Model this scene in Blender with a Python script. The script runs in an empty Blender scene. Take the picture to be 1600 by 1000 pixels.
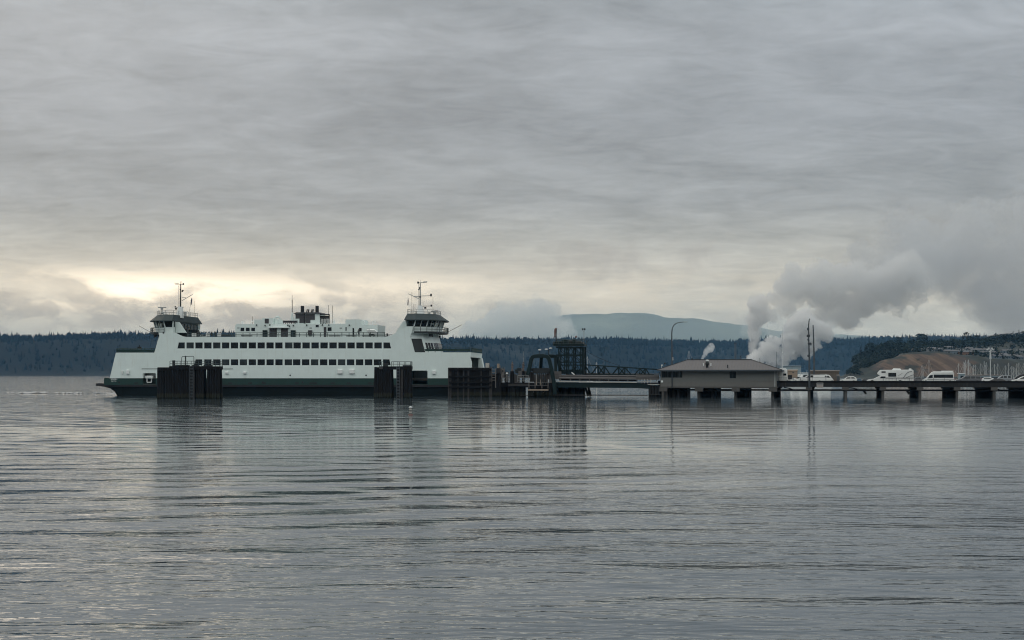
import bpy, bmesh, math, random
from mathutils import Vector, Matrix, noise
from mathutils.geometry import tessellate_polygon
R = math.radians
random.seed(7)
SC = bpy.context.scene
COL = SC.collection
F, CX, HY, H = 2310.0, 800.0, 584.0, 4.85      # photo focal length in its pixels, centre, horizon row, eye height

# ------------------------------------------------------------------ helpers
def P(px, py, Y):
    return Vector(((px - CX) * Y / F, Y, H - (py - HY) * Y / F))

class Frame:
    """A straight structure's own axes: x along it, y away from the viewer's bank, z up."""
    def __init__(s, px, Y, yaw):
        s.o = Vector(((px - CX) * Y / F, Y, 0)); s.t = R(yaw)
        s.u = Vector((math.cos(s.t), -math.sin(s.t), 0)); s.v = Vector((math.sin(s.t), math.cos(s.t), 0))
    def at(s, px, py, d=0.0):
        a = (px - CX) / F; b = -(py - HY) / F
        t = (d + s.o.dot(s.v)) / (a * s.v.x + s.v.y)
        p = Vector((a * t, t, 0)) - s.o
        return (p.dot(s.u), H + b * t)
    def X(s, px, d=0.0): return s.at(px, 600, d)[0]
    def w(s, x, d, z): 
        return s.o + s.u * x + s.v * d + Vector((0, 0, z))

def setp(o, label=None, cat=None, group=None, kind=None):
    if label: o['label'] = label
    if cat: o['category'] = cat
    if group: o['group'] = group
    if kind: o['kind'] = kind
    return o
def thing(name, label, cat, loc=(0, 0, 0), rz=0.0, group=None):
    o = bpy.data.objects.new(name, None); COL.objects.link(o)
    o.location = loc; o.rotation_euler = (0, 0, rz)
    return setp(o, label, cat, group)
def copy_tree(o, parent=None):
    c = o.copy(); COL.objects.link(c); c.parent = parent
    for ch in list(o.children): copy_tree(ch, c)
    return c

class MB:
    def __init__(s): s.v = []; s.f = []
    def add(s, vs, fs):
        n = len(s.v); s.v += [tuple(v) for v in vs]; s.f += [tuple(i + n for i in f) for f in fs]; return s
    def bb(s, x0, x1, y0, y1, z0, z1):
        return s.add([(x0,y0,z0),(x1,y0,z0),(x1,y1,z0),(x0,y1,z0),(x0,y0,z1),(x1,y0,z1),(x1,y1,z1),(x0,y1,z1)],
                     [(0,3,2,1),(4,5,6,7),(0,1,5,4),(1,2,6,5),(2,3,7,6),(3,0,4,7)])
    def tube(s, p, q, r, n=6, r2=None):
        p = Vector(p); q = Vector(q); r2 = r if r2 is None else r2
        d = (q - p)
        if d.length < 1e-6: return s
        d.normalize()
        a = d.orthogonal().normalized(); b = d.cross(a)
        vs = []
        for c, rr in ((p, r), (q, r2)):
            for i in range(n):
                t = 2 * math.pi * i / n
                vs.append(c + (a * math.cos(t) + b * math.sin(t)) * rr)
        fs = [(i, (i + 1) % n, n + (i + 1) % n, n + i) for i in range(n)]
        fs += [tuple(range(n))[::-1], tuple(range(n, 2 * n))]
        return s.add(vs, fs)
    def path(s, pts, r, n=6):
        for a, b in zip(pts, pts[1:]): s.tube(a, b, r, n)
        return s
    def bar(s, p, q, w, h):
        """rectangular bar p->q, w horizontally across, h vertically"""
        p = Vector(p); q = Vector(q); d = (q - p).normalized()
        side = d.cross(Vector((0, 0, 1)))
        if side.length < 1e-3: side = Vector((1, 0, 0))
        side.normalize(); up = side.cross(d)
        vs = [c + side * sx * w / 2 + up * sz * h / 2 for c in (p, q) for sx, sz in ((-1,-1),(1,-1),(1,1),(-1,1))]
        return s.add(vs, [(0,1,2,3),(7,6,5,4),(0,4,5,1),(1,5,6,2),(2,6,7,3),(3,7,4,0)])
    def plate(s, outer, y0, y1, holes=(), wf=None):
        """an outline in x,z given thickness from y0 to y1; wf(z) optionally gives the half width about y=(y0+y1)/2"""
        loops = [list(outer)] + [list(h) for h in holes]
        tri = tessellate_polygon([[Vector((a, b, 0)) for a, b in l] for l in loops])
        flat = [p for l in loops for p in l]; n = len(flat)
        if wf:
            m = (y0 + y1) / 2
            vs = [(x, m - wf(z), z) for x, z in flat] + [(x, m + wf(z), z) for x, z in flat]
        else:
            vs = [(x, y0, z) for x, z in flat] + [(x, y1, z) for x, z in flat]
        fs = [tuple(t) for t in tri] + [tuple(i + n for i in t[::-1]) for t in tri]
        k = 0
        for l in loops:
            m = len(l)
            for i in range(m):
                a, b = k + i, k + (i + 1) % m
                fs.append((a, b, b + n, a + n))
            k += m
        return s.add(vs, fs)
    def rings(s, rs, cap=True):
        """loft through rings of equal length"""
        n = len(rs[0]); k = len(s.v)
        for r in rs: s.v += [tuple(p) for p in r]
        for j in range(len(rs) - 1):
            for i in range(n):
                a = k + j * n + i; b = k + j * n + (i + 1) % n
                s.f.append((a, b, b + n, a + n))
        if cap:
            s.f.append(tuple(range(k, k + n))[::-1]); s.f.append(tuple(range(k + (len(rs) - 1) * n, k + len(rs) * n)))
        return s
    def lathe(s, prof, cx=0, cy=0, n=12):
        return s.rings([[(cx + r * math.cos(2*math.pi*i/n), cy + r * math.sin(2*math.pi*i/n), z) for i in range(n)] for r, z in prof])
    def build(s, name, mat, parent=None, smooth=False, bevel=0.0):
        me = bpy.data.meshes.new(name)
        me.from_pydata(s.v, [], s.f)
        bm = bmesh.new(); bm.from_mesh(me)
        bmesh.ops.recalc_face_normals(bm, faces=bm.faces)
        bm.to_mesh(me); bm.free()
        if smooth:
            for p in me.polygons: p.use_smooth = True
        me.materials.append(mat)
        o = bpy.data.objects.new(name, me); COL.objects.link(o)
        if parent: o.parent = parent
        if bevel:
            m = o.modifiers.new('bevel', 'BEVEL'); m.width = bevel; m.segments = 2; m.limit_method = 'ANGLE'
        return o

# ------------------------------------------------------------------ node helper
class NT:
    def __init__(s, tree): s.t = tree; s.n = tree.nodes; s.l = tree.links
    def node(s, typ, **kw):
        n = s.n.new(typ)
        for k, v in kw.items(): setattr(n, k, v)
        return n
    def put(s, sock, v):
        if isinstance(v, bpy.types.NodeSocket): s.l.new(v, sock)
        else: sock.default_value = v
    def m(s, op, a, b=None, c=None, clamp=False):
        n = s.node('ShaderNodeMath', operation=op, use_clamp=clamp)
        for i, v in enumerate((a, b, c)):
            if v is not None: s.put(n.inputs[i], v)
        return n.outputs[0]
    def vm(s, op, a, b=None, c=None, scale=None):
        n = s.node('ShaderNodeVectorMath', operation=op)
        for i, v in enumerate((a, b, c)):
            if v is not None: s.put(n.inputs[i], v)
        if scale is not None: s.put(n.inputs['Scale'], scale)
        return n.outputs['Value'] if op in ('LENGTH', 'DOT_PRODUCT', 'DISTANCE') else n.outputs[0]
    def noise(s, vec, scale=1, detail=3, rough=.5, dist=0, out='Fac'):
        n = s.node('ShaderNodeTexNoise')
        s.put(n.inputs['Vector'], vec)
        for k, v in (('Scale', scale), ('Detail', detail), ('Roughness', rough), ('Distortion', dist)): s.put(n.inputs[k], v)
        return n.outputs[out]
    def ramp(s, fac, stops, interp='LINEAR'):
        n = s.node('ShaderNodeValToRGB'); n.color_ramp.interpolation = interp
        e = n.color_ramp.elements
        while len(e) < len(stops): e.new(.5)
        for i, (p, c) in enumerate(sorted(stops, key=lambda q: q[0])):
            e[i].position = p; e[i].color = (c[0], c[1], c[2], 1) if len(c) == 3 else c
        s.put(n.inputs[0], fac); return n.outputs[0]
    def mr(s, v, a, b, c=0.0, d=1.0, smooth=True):
        n = s.node('ShaderNodeMapRange', interpolation_type='SMOOTHSTEP' if smooth else 'LINEAR')
        s.put(n.inputs[0], v)
        for i, x in enumerate((a, b, c, d)): s.put(n.inputs[i + 1], x)
        return n.outputs[0]
    def mix(s, f, a, b, blend='MIX'):
        n = s.node('ShaderNodeMix', data_type='RGBA', blend_type=blend)
        s.put(n.inputs[0], f); s.put(n.inputs[6], a); s.put(n.inputs[7], b)
        return n.outputs[2]
    def comb(s, x, y, z):
        n = s.node('ShaderNodeCombineXYZ')
        for i, v in enumerate((x, y, z)): s.put(n.inputs[i], v)
        return n.outputs[0]
    def sep(s, v):
        n = s.node('ShaderNodeSeparateXYZ'); s.put(n.inputs[0], v); return n.outputs

def c4(c): return (c[0], c[1], c[2], 1.0)
def material(name, col, rough=.6, var=.18, scale=1.5, metal=0.0, streak=0.0, bump=0.0, dirt=None, spec=.5, stretch=(1,1,1), tide=False):
    """painted or weathered surface: base colour broken by object-space noise and vertical weather streaks"""
    m = bpy.data.materials.new(name); m.use_nodes = True
    t = NT(m.node_tree); b = m.node_tree.nodes['Principled BSDF']
    tc = t.node('ShaderNodeTexCoord').outputs['Object']
    v = t.vm('MULTIPLY', tc, stretch)
    n1 = t.noise(v, scale, 4, .6)
    f = t.mr(n1, .25, .75, 1 - var, 1 + var, False)
    colr = t.vm('SCALE', c4(col)[:3], scale=f)
    if streak:
        sv = t.vm('MULTIPLY', tc, (1.3, 1.3, .12))
        s1 = t.mr(t.noise(sv, 1.6, 4, .65), .52, .8, 0, streak)
        colr = t.mix(s1, colr, c4(dirt or (.12, .09, .06)))
    t.put(b.inputs['Base Color'], colr)
    t.put(b.inputs['Roughness'], t.mr(n1, .2, .8, max(.03, rough - .1), min(1, rough + .1), False))
    b.inputs['Metallic'].default_value = metal
    b.inputs['Specular IOR Level'].default_value = spec
    if tide:
        z_ = t.sep(t.node('ShaderNodeNewGeometry').outputs['Position'])[2]
        wob = t.m('ADD', z_, t.m('MULTIPLY', t.m('SUBTRACT', t.noise(tc, 2.5, 3), .5), .7))
        colr = t.mix(t.mr(wob, 1.25, .85), colr, (.022, .024, .017, 1)); colr = t.mix(t.mr(wob, .42, .25), colr, (.004, .006, .005, 1)); t.put(b.inputs['Base Color'], colr)
    if bump:
        bn = t.node('ShaderNodeBump'); bn.inputs['Strength'].default_value = .6; bn.inputs['Distance'].default_value = bump
        t.put(bn.inputs['Height'], t.noise(v, scale * 4, 3, .6)); t.put(b.inputs['Normal'], bn.outputs[0])
    return m
def glass(name, col=(.01, .014, .017), trans=0.0, rough=.04):
    m = bpy.data.materials.new(name); m.use_nodes = True
    t = NT(m.node_tree); b = m.node_tree.nodes['Principled BSDF']
    tc = t.node('ShaderNodeTexCoord').outputs['Object']
    f = t.mr(t.noise(tc, .5, 2), .3, .7, .6, 1.5)
    t.put(b.inputs['Base Color'], t.vm('SCALE', col, scale=f)); b.inputs['Roughness'].default_value = rough
    if trans:
        tr = t.node('ShaderNodeBsdfTransparent'); tr.inputs[0].default_value = (.75, .82, .82, 1)
        mx = t.node('ShaderNodeMixShader'); mx.inputs[0].default_value = trans
        t.l.new(b.outputs[0], mx.inputs[1]); t.l.new(tr.outputs[0], mx.inputs[2])
        t.l.new(mx.outputs[0], m.node_tree.nodes['Material Output'].inputs[0])
    return m

M = dict(
    white=material('ferry_white_paint', (.72, .80, .77), .45, .05, .35, streak=.26, dirt=(.46, .42, .33)),
    trim=material('white_trim_paint', (.78, .80, .78), .4, .04, .8),
    green=material('ferry_dark_green', (.005, .036, .031), .6, .25, .3, streak=.25, dirt=(.03, .03, .028)),
    hull=material('hull_black_green', (.003, .008, .010), .7, .3, .3, streak=.3, dirt=(.016, .012, .010), spec=.15),
    rub=material('black_rubber', (.012, .012, .015), .7, .3, .6),
    deck=material('deck_paint', (.05, .07, .065), .7, .2, .5),
    roofg=material('wheelhouse_roof_grey', (.026, .040, .041), .7, .12, .6),
    dark=material('dark_fittings', (.012, .016, .018), .55, .2, 1),
    black=material('funnel_black', (.010, .010, .013), .5, .2, 1),
    louvre=material('louvre_grey', (.048, .046, .051), .6, .15, .5, stretch=(1, 1, 8)),
    rail=material('rail_green_grey', (.03, .05, .05), .5, .2, 2),
    galv=material('galvanised_steel', (.34, .35, .34), .5, .15, 1.5),
    glass=glass('cabin_glass'),
    glass2=glass('cabin_glass_paler', (.028, .036, .038)),
    see=glass('wheelhouse_glass', (.008, .014, .016), .55),
    timber=material('creosoted_timber', (.0065, .007, .009), .85, .6, .9, streak=.3, dirt=(.024, .019, .015), spec=.25, tide=True, bump=.05, stretch=(3, 3, .4)),
    timber2=material('weathered_timber', (.035, .033, .033), .85, .5, 1.2, streak=.5, dirt=(.09, .075, .06), bump=.05, stretch=(1, 1, 3)),
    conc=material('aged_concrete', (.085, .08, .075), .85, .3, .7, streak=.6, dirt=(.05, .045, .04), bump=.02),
    concd=material('dark_concrete', (.012, .012, .013), .8, .35, .8, streak=.6, dirt=(.015, .014, .013), bump=.02),  # darker concrete, mostly for piles set back from the front row
    fascia=material('pier_edge_girder', (.011, .011, .012), .8, .3, 1.2, streak=.5, dirt=(.09, .08, .07), stretch=(4, 1, .6)),
    tgreen=material('dark_green_steel', (.005, .017, .019), .6, .3, .6, streak=.2, dirt=(.018, .015, .013), spec=.25),
    grail=material('grey_pipe_barrier', (.13, .12, .115), .6, .2, .8, streak=.4, dirt=(.06, .05, .045)),
    pale=material('pale_plank', (.42, .40, .37), .7, .15, 1),
    wall=material('terminal_siding', (.145, .148, .140), .8, .09, .7, streak=.2, dirt=(.09, .085, .078)),
    skirt=material('terminal_lower_wall', (.15, .145, .135), .8, .1, 1, streak=.3, dirt=(.07, .065, .06)),
    lamp=material('lamp_post_grey', (.05, .06, .07), .5, .2, 1),
    tyre=material('tyre_rubber', (.012, .012, .012), .8, .1, 4),
    rim=material('wheel_rim', (.3, .3, .31), .35, .05, 4, metal=.6),
    wcar=material('white_car_paint', (.72, .72, .70), .3, .03, 1),
    gcar=material('grey_car_paint', (.13, .135, .145), .3, .05, 1),
    scar=material('silver_car_paint', (.24, .26, .28), .3, .05, 1),
    bcar=material('blue_car_paint', (.06, .13, .20), .3, .05, 1),
    dcar=material('dark_car_paint', (.022, .026, .032), .3, .1, 1),
    rcar=material('brown_car_paint', (.035, .03, .03), .35, .1, 1),
    red=material('tail_lamp_red', (.35, .02, .015), .3, .05, 2),
    beige=material('beige_panel', (.30, .235, .18), .8, .08, .6),
    brown=material('slatted_shed', (.13, .108, .092), .85, .35, 1.5, stretch=(6, 6, .3)),
    shed=material('pale_blue_shed', (.26, .32, .35), .7, .12, .5),
    tan=material('tan_shed_roof', (.26, .20, .16), .8, .12, .3),
    mast=material('aluminium_mast', (.55, .56, .56), .4, .08, .3),
    gel=material('white_gelcoat', (.62, .64, .64), .35, .05, .4),
    skin=material('skin', (.35, .2, .14), .6, .05, 4),
    cloth=material('dark_clothing', (.012, .014, .02), .9, .2, 6),
    orange=material('faded_orange', (.15, .075, .065), .7, .1, 2),
    flag=material('faded_flag_cloth', (.05, .06, .10), .9, .3, 3),
)
# ribbed metal roof
def ribbed(name, col, period, amp=.45):
    m = material(name, col, .55, .1, .6, streak=.15, dirt=(.05, .045, .045))
    t = NT(m.node_tree); b = m.node_tree.nodes['Principled BSDF']
    tc = t.node('ShaderNodeTexCoord').outputs['Object']; x = t.sep(tc)[0]
    saw = t.m('PINGPONG', x, period / 2)
    bn = t.node('ShaderNodeBump'); bn.inputs['Strength'].default_value = .8; bn.inputs['Distance'].default_value = .05
    t.put(bn.inputs['Height'], t.mr(saw, 0, period * .12, 1, 0)); t.put(b.inputs['Normal'], bn.outputs[0])
    src = b.inputs['Base Color'].links[0].from_socket
    t.put(b.inputs['Base Color'], t.mix(t.mr(saw, 0, period * .16, amp, 0), src, c4([c * .55 for c in col])))
    return m
M['roof'] = ribbed('ribbed_brown_roof', (.108, .099, .10), .62)
# ------------------------------------------------------------------ camera
cam = bpy.data.cameras.new('camera'); co = bpy.data.objects.new('camera', cam); COL.objects.link(co)
co.location = (0, 0, H); co.rotation_euler = (R(90), 0, 0)
cam.sensor_width = 36; cam.lens = 36 * F / 1600; cam.shift_y = (HY - 500) / 1600
cam.clip_start = .5; cam.clip_end = 120000
SC.camera = co

# ------------------------------------------------------------------ sky
SUN_AZ, SUN_EL = -22.0, 34.0
w = bpy.data.worlds.new('World'); SC.world = w; w.use_nodes = True
t = NT(w.node_tree); bg = w.node_tree.nodes['Background']
D = t.node('ShaderNodeTexCoord').outputs['Generated']
sx, sy, sz = t.sep(D)
az = t.m('MULTIPLY', t.m('ARCTAN2', sx, sy), 57.2958)
el = t.m('MULTIPLY', t.m('ARCSINE', sz), 57.2958)
sky = t.node('ShaderNodeTexSky', sky_type='NISHITA'); sky.sun_disc = False
sky.sun_elevation = R(SUN_EL); sky.sun_rotation = R(SUN_AZ); sky.air_density = 1.5; sky.dust_density = 3
def E(py): return math.degrees(math.atan((HY - py) / F))
def A(px): return math.degrees(math.atan((px - CX) / F))
def lin(r, g, b): return tuple(((c/255+.055)/1.055)**2.4 if c > 10 else c/3294 for c in (r, g, b))
# vertical colours of the overcast
stops = [(E(584), lin(205, 212, 212)), (E(520), lin(204, 208, 205)), (E(470), lin(204, 202, 193)), (E(430), lin(190, 190, 184)), (E(380), lin(175, 177, 175)),
         (E(320), lin(158, 162, 166)), (E(200), lin(152, 156, 162)), (E(60), lin(163, 167, 173)), (E(0), lin(160, 165, 171)), (20, (.32, .345, .38)), (34, (.36, .385, .41)), (60, (.62, .67, .70)), (90, (.80, .86, .88))]
base = t.ramp(t.m('DIVIDE', t.m('MAXIMUM', el, 0), 90), [(a / 90, c) for a, c in stops])
# cloud-deck coordinates: the deck seen from beneath, so streaks flatten towards the horizon
inv = t.m('DIVIDE', 1.0, t.m('ADD', t.m('MAXIMUM', sz, 0), .15))
pl = t.comb(t.m('MULTIPLY', sx, inv), t.m('MULTIPLY', sy, inv), 0.0)
pl2 = t.node('ShaderNodeMapping'); t.put(pl2.inputs[0], pl); pl2.inputs['Rotation'].default_value = (0, 0, R(-14)); pl2.inputs['Scale'].default_value = (.8, 1.15, 1)
n1 = t.noise(pl2.outputs[0], 2.3, 5, .55, .6)
n2 = t.noise(pl2.outputs[0], 7.0, 7, .62, .9)
n4 = t.noise(pl2.outputs[0], 22, 4, .6, .2)
n3 = t.noise(t.comb(az, t.m('MULTIPLY', el, 2.6), 3.0), .09, 4, .5)
mod = t.m('ADD', t.m('MULTIPLY', t.m('SUBTRACT', n1, .5), .75), t.m('ADD', t.m('MULTIPLY', t.m('SUBTRACT', n2, .5), .60), t.m('MULTIPLY', t.m('SUBTRACT', n3, .5), .4)))
mod = t.m('ADD', mod, t.m('MULTIPLY', t.m('SUBTRACT', n4, .5), .22))
base = t.vm('MULTIPLY', t.vm('SCALE', base, scale=t.m('ADD', .985, mod)), (.972, 1.0, 1.012))
# break in the cloud over the far shore
def gauss(v, c, s): 
    q = t.m('DIVIDE', t.m('SUBTRACT', v, c), s)
    return t.m('EXPONENT', t.m('MULTIPLY', t.m('MULTIPLY', q, q), -1.0))
band = gauss(el, E(460), .80)
azf = t.m('ADD', t.m('MULTIPLY', gauss(az, A(190), 6.6), .88), t.m('MULTIPLY', gauss(az, A(600), 8.5), .46))
brk = t.mr(t.noise(t.comb(az, t.m('MULTIPLY', el, 3.2), 7.7), .30, 5, .55, .3), .38, .60, .22, 1.0)
glow = t.m('MULTIPLY', t.m('MULTIPLY', band, azf), brk)
wide = t.m('MULTIPLY', gauss(el, E(470), 1.5), gauss(az, A(300), 13))
base = t.mix(t.m('MULTIPLY', wide, .45), base, c4(lin(245, 235, 214)))
glow = t.m('POWER', t.m('MINIMUM', glow, 1.0), 1.5)
base = t.mix(glow, base, (1.7, 1.58, 1.32, 1))
# cream gaps lower right
gap = t.m('MULTIPLY', t.m('MULTIPLY', gauss(el, E(462), .65), gauss(az, A(1150), 10)), t.mr(t.noise(t.comb(az, t.m('MULTIPLY', el, 3.5), 1.3), .35, 4, .5), .45, .62))
base = t.mix(t.m('MULTIPLY', gap, .8), base, c4(lin(222, 218, 204)))
# scraps of low cloud
sc = t.noise(t.comb(az, t.m('MULTIPLY', el, 1.9), 5.1), .62, 7, .62, .35)
env = t.m('MULTIPLY', gauss(el, E(500), .85), t.mr(az, A(900), A(700), .35, 1))
glow_scud = t.mr(sc, .50, .60)
scm = t.m('MULTIPLY', t.mr(t.m('ADD', sc, t.m('MULTIPLY', env, .10)), .50, .66), env)
base = t.mix(t.m('MULTIPLY', scm, .78), base, c4(lin(165, 158, 149)))
def blob(cpx, cpy, rx, ry, k=1.0):
    dx = t.m('DIVIDE', t.m('SUBTRACT', az, A(cpx)), rx * .0248); dy = t.m('DIVIDE', t.m('SUBTRACT', el, E(cpy)), ry * .0248)
    return t.m('MULTIPLY', t.m('EXPONENT', t.m('MULTIPLY', t.m('ADD', t.m('MULTIPLY', dx, dx), t.m('MULTIPLY', dy, dy)), -1.0)), k)
# darker scrap at the centre and puffs by the funnel
def cloudmask(bl, scale, amp, lo, hi, seed):
    s = bl[0]
    for b_ in bl[1:]: s = t.m('MAXIMUM', s, b_)
    nn = t.noise(t.comb(az, t.m('MULTIPLY', el, 1.25), seed), scale, 7, .58, .5)
    return t.mr(t.m('ADD', s, t.m('MULTIPLY', t.m('SUBTRACT', nn, .5), amp)), lo, hi)
m1 = cloudmask([blob(940, 405, 85, 36, .9), blob(1090, 400, 60, 30, .7)], 1.0, 1.5, .25, .95, 2.0)
base = t.mix(t.m('MULTIPLY', m1, .5), base, c4(lin(160, 160, 158)))
m2 = cloudmask([blob(520, 470, 24, 17, 1.0), blob(495, 490, 40, 16, .8), blob(360, 480, 50, 18, .65), blob(5, 478, 22, 22, 1.0), blob(850, 500, 60, 24, .8)], 2.1, 1.3, .3, .95, 9.0)
base = t.mix(t.m('MULTIPLY', m2, .5), base, c4(lin(158, 154, 148)))
# the drifted smoke bank at the right
m3 = cloudmask([blob(1480, 385, 150, 55, 1.25), blob(1370, 430, 90, 42, 1.0), blob(1600, 400, 90, 85, 1.2), blob(1585, 485, 75, 60, 1.1), blob(1420, 340, 60, 40, .8)], .75, 1.2, .35, .95, 4.0)
base = t.mix(t.m('MULTIPLY', m3, .45), base, c4(lin(146, 149, 152)))
behind = t.m('MULTIPLY', t.mr(t.m('ABSOLUTE', az), 60, 115), t.m('MULTIPLY', t.mr(el, 10, 30), t.mr(el, 88, 70)))
base = t.mix(behind, base, (1.20, 1.26, 1.24, 1))      # bright sky added high behind the viewer to light the ferry's near side
back = t.m('MULTIPLY', t.mr(t.m('ABSOLUTE', az), 45, 100), t.mr(el, 16, 3))
base = t.mix(t.m('MULTIPLY', back, .85), base, (.06, .075, .085, 1))      # the town bank and trees behind the viewer
cl = t.vm('SCALE', base, scale=10.0)
fin = t.mix(.95, sky.outputs[0], cl)
t.put(bg.inputs[0], fin); bg.inputs[1].default_value = .1

sun = bpy.data.lights.new('sun', 'SUN'); so = bpy.data.objects.new('sun', sun); COL.objects.link(so)
sun.energy = .5; sun.angle = R(28); sun.color = (1, .86, .68)
sd = Vector((math.sin(R(SUN_AZ)) * math.cos(R(SUN_EL)), math.cos(R(SUN_AZ)) * math.cos(R(SUN_EL)), math.sin(R(SUN_EL))))
so.rotation_euler = (-sd).to_track_quat('-Z', 'Y').to_euler()

# ------------------------------------------------------------------ water
wm = bpy.data.materials.new('sea_water'); wm.use_nodes = True
t = NT(wm.node_tree); b = wm.node_tree.nodes['Principled BSDF']
pos = t.node('ShaderNodeNewGeometry').outputs['Position']
def sheet(v, rot, sc_, scale, detail, rough, dist=0):
    mp = t.node('ShaderNodeMapping'); t.put(mp.inputs[0], v); mp.inputs['Rotation'].default_value = (0, 0, R(rot)); mp.inputs['Scale'].default_value = sc_
    return t.noise(mp.outputs[0], scale, detail, rough, dist)
def slope(rot, sc_, scale, detail, rough, amp, eps, dist=0):
    """gradient of a noise height field of amplitude amp metres"""
    h0 = sheet(pos, rot, sc_, scale, detail, rough, dist)
    hx = sheet(t.vm('ADD', pos, (eps, 0, 0)), rot, sc_, scale, detail, rough, dist)
    hy = sheet(t.vm('ADD', pos, (0, eps, 0)), rot, sc_, scale, detail, rough, dist)
    k = amp / eps
    return t.m('MULTIPLY', t.m('SUBTRACT', hx, h0), k), t.m('MULTIPLY', t.m('SUBTRACT', hy, h0), k)
px_, py_, pz_ = t.sep(pos)
patch = t.mr(sheet(pos, 12, (.35, 1, 1), .035, 3, .5), .35, .65, .55, 1.25)
far = t.mr(py_, 40, 120, 1.2, .5)
calm = t.mr(py_, 40, 130, 1.05, .55)
left = t.mr(px_, -22, 14, 1.9, .8)
def swell(ang, lam, amp, warp, seed):
    k = 2 * math.pi / lam; ca, sa = math.sin(R(ang)), math.cos(R(ang))
    ph0 = t.noise(t.vm('ADD', pos, (seed, seed, 0)), .055, 2, .5)
    env = t.mr(t.noise(t.vm('ADD', pos, (seed * 3, 0, 0)), .045, 2, .5), .38, .62, .25, 1.2)
    ph = t.m('ADD', t.m('MULTIPLY', t.m('ADD', t.m('MULTIPLY', px_, ca), t.m('MULTIPLY', py_, sa)), k), t.m('MULTIPLY', ph0, warp))
    s_ = t.m('MULTIPLY', t.m('MULTIPLY', t.m('COSINE', ph), amp * k), env)
    return t.m('MULTIPLY', s_, ca), t.m('MULTIPLY', s_, sa)
px_, py_, pz_ = t.sep(pos)
a1x, a1y = swell(-20, 4.6, .030, 18, 11); a2x, a2y = swell(8, 3.1, .014, 20, 37)
a0x, a0y = slope(-16, (.45, 1, 1), .22, 2, .45, .13, .15)
ax = t.m('ADD', a0x, t.m('ADD', a1x, a2x)); ay = t.m('ADD', a0y, t.m('ADD', a1y, a2y))        # long swell
bx, by = slope(10, (.5, 1, 1), .95, 1, .5, .038, .06)
dx_, dy_ = slope(4, (.6, 1, 1), .42, 1, .5, .064, .1)           # chop
cx_, cy_ = slope(16, (.34, 1, 1), 2.1, 3, .5, .030, .015)      # ripples
near = t.mr(py_, 22, 120, 3.0, .6)
kb = t.m('MULTIPLY', t.m('MULTIPLY', patch, left), far)
gx = t.m('ADD', t.m('MULTIPLY', t.m('MULTIPLY', ax, calm), left), t.m('ADD', t.m('MULTIPLY', t.m('ADD', bx, dx_), kb), t.m('MULTIPLY', cx_, t.m('MULTIPLY', patch, near))))
gy = t.m('ADD', t.m('MULTIPLY', t.m('MULTIPLY', ay, calm), left), t.m('ADD', t.m('MULTIPLY', t.m('ADD', by, dy_), kb), t.m('MULTIPLY', cy_, t.m('MULTIPLY', patch, near))))
gy = t.m('MAXIMUM', gy, t.m('MULTIPLY', gy, t.mr(py_, 35, 110, .8, .2)))      # wind waves running towards the viewer: steep fronts, long flat backs
nrm = t.vm('NORMALIZE', t.comb(t.m('MULTIPLY', gx, -1.0), t.m('MULTIPLY', gy, -1.0), 1.0))
t.put(b.inputs['Normal'], nrm)
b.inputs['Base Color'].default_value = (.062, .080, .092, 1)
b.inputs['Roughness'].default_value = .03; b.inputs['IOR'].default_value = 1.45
WATER = wm
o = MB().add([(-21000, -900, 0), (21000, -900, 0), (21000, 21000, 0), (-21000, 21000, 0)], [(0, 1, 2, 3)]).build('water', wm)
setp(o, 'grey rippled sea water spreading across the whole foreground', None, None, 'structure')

# ------------------------------------------------------------------ air
hz = MB().bb(-22000, 22000, -1000, 22000, -2, 535)
hm = bpy.data.materials.new('haze_air'); hm.use_nodes = True
t = NT(hm.node_tree)
t.n.remove(t.n['Principled BSDF'])
pv = t.node('ShaderNodeVolumePrincipled'); pv.inputs['Color'].default_value = (.28, .60, 1.0, 1); pv.inputs['Density'].default_value = 3.2e-5
pv.inputs['Absorption Color'].default_value = (1, 1, 1, 1)
t.l.new(pv.outputs[0], t.n['Material Output'].inputs['Volume'])
ho = hz.build('haze', hm); setp(ho, 'thin blue haze lying over the bay', None, None, 'stuff')

SC.view_settings.view_transform = 'Standard'; SC.view_settings.look = 'None'
SC.view_settings.exposure = 0; SC.view_settings.gamma = 1
SC.cycles.use_denoising = True; SC.cycles.filter_width = 1.1
SC.cycles.max_bounces = 8; SC.cycles.volume_bounces = 4; SC.cycles.transparent_max_bounces = 16
SC.cycles.volume_max_steps = 1024; SC.cycles.volume_step_rate = .22
# ------------------------------------------------------------------ land
def foliage_mat(name, cols, scale):
    m = bpy.data.materials.new(name); m.use_nodes = True
    t = NT(m.node_tree); b = m.node_tree.nodes['Principled BSDF']
    pos = t.node('ShaderNodeNewGeometry').outputs['Position']
    n = t.noise(pos, scale, 5, .6); n2 = t.noise(pos, scale * 12, 3, .6)
    f = t.m('ADD', t.m('MULTIPLY', n, .75), t.m('MULTIPLY', n2, .25))
    t.put(b.inputs['Base Color'], t.ramp(f, [(.36 + .28 * i / (len(cols) - 1), c) for i, c in enumerate(cols)]))
    b.inputs['Roughness'].default_value = .9; b.inputs['Specular IOR Level'].default_value = .1
    return m
M['forest'] = foliage_mat('conifer_forest', [(.004, .007, .008), (.005, .009, .010), (.007, .011, .011), (.032, .034, .034)], .004)
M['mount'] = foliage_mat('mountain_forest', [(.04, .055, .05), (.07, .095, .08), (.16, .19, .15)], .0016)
M['head'] = foliage_mat('headland_foliage', [(.012, .02, .018), (.02, .03, .026), (.03, .042, .034)], .03)
M['head2'] = foliage_mat('headland_tree_crowns', [(.008, .015, .014), (.018, .028, .023), (.034, .045, .034)], .15)
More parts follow.
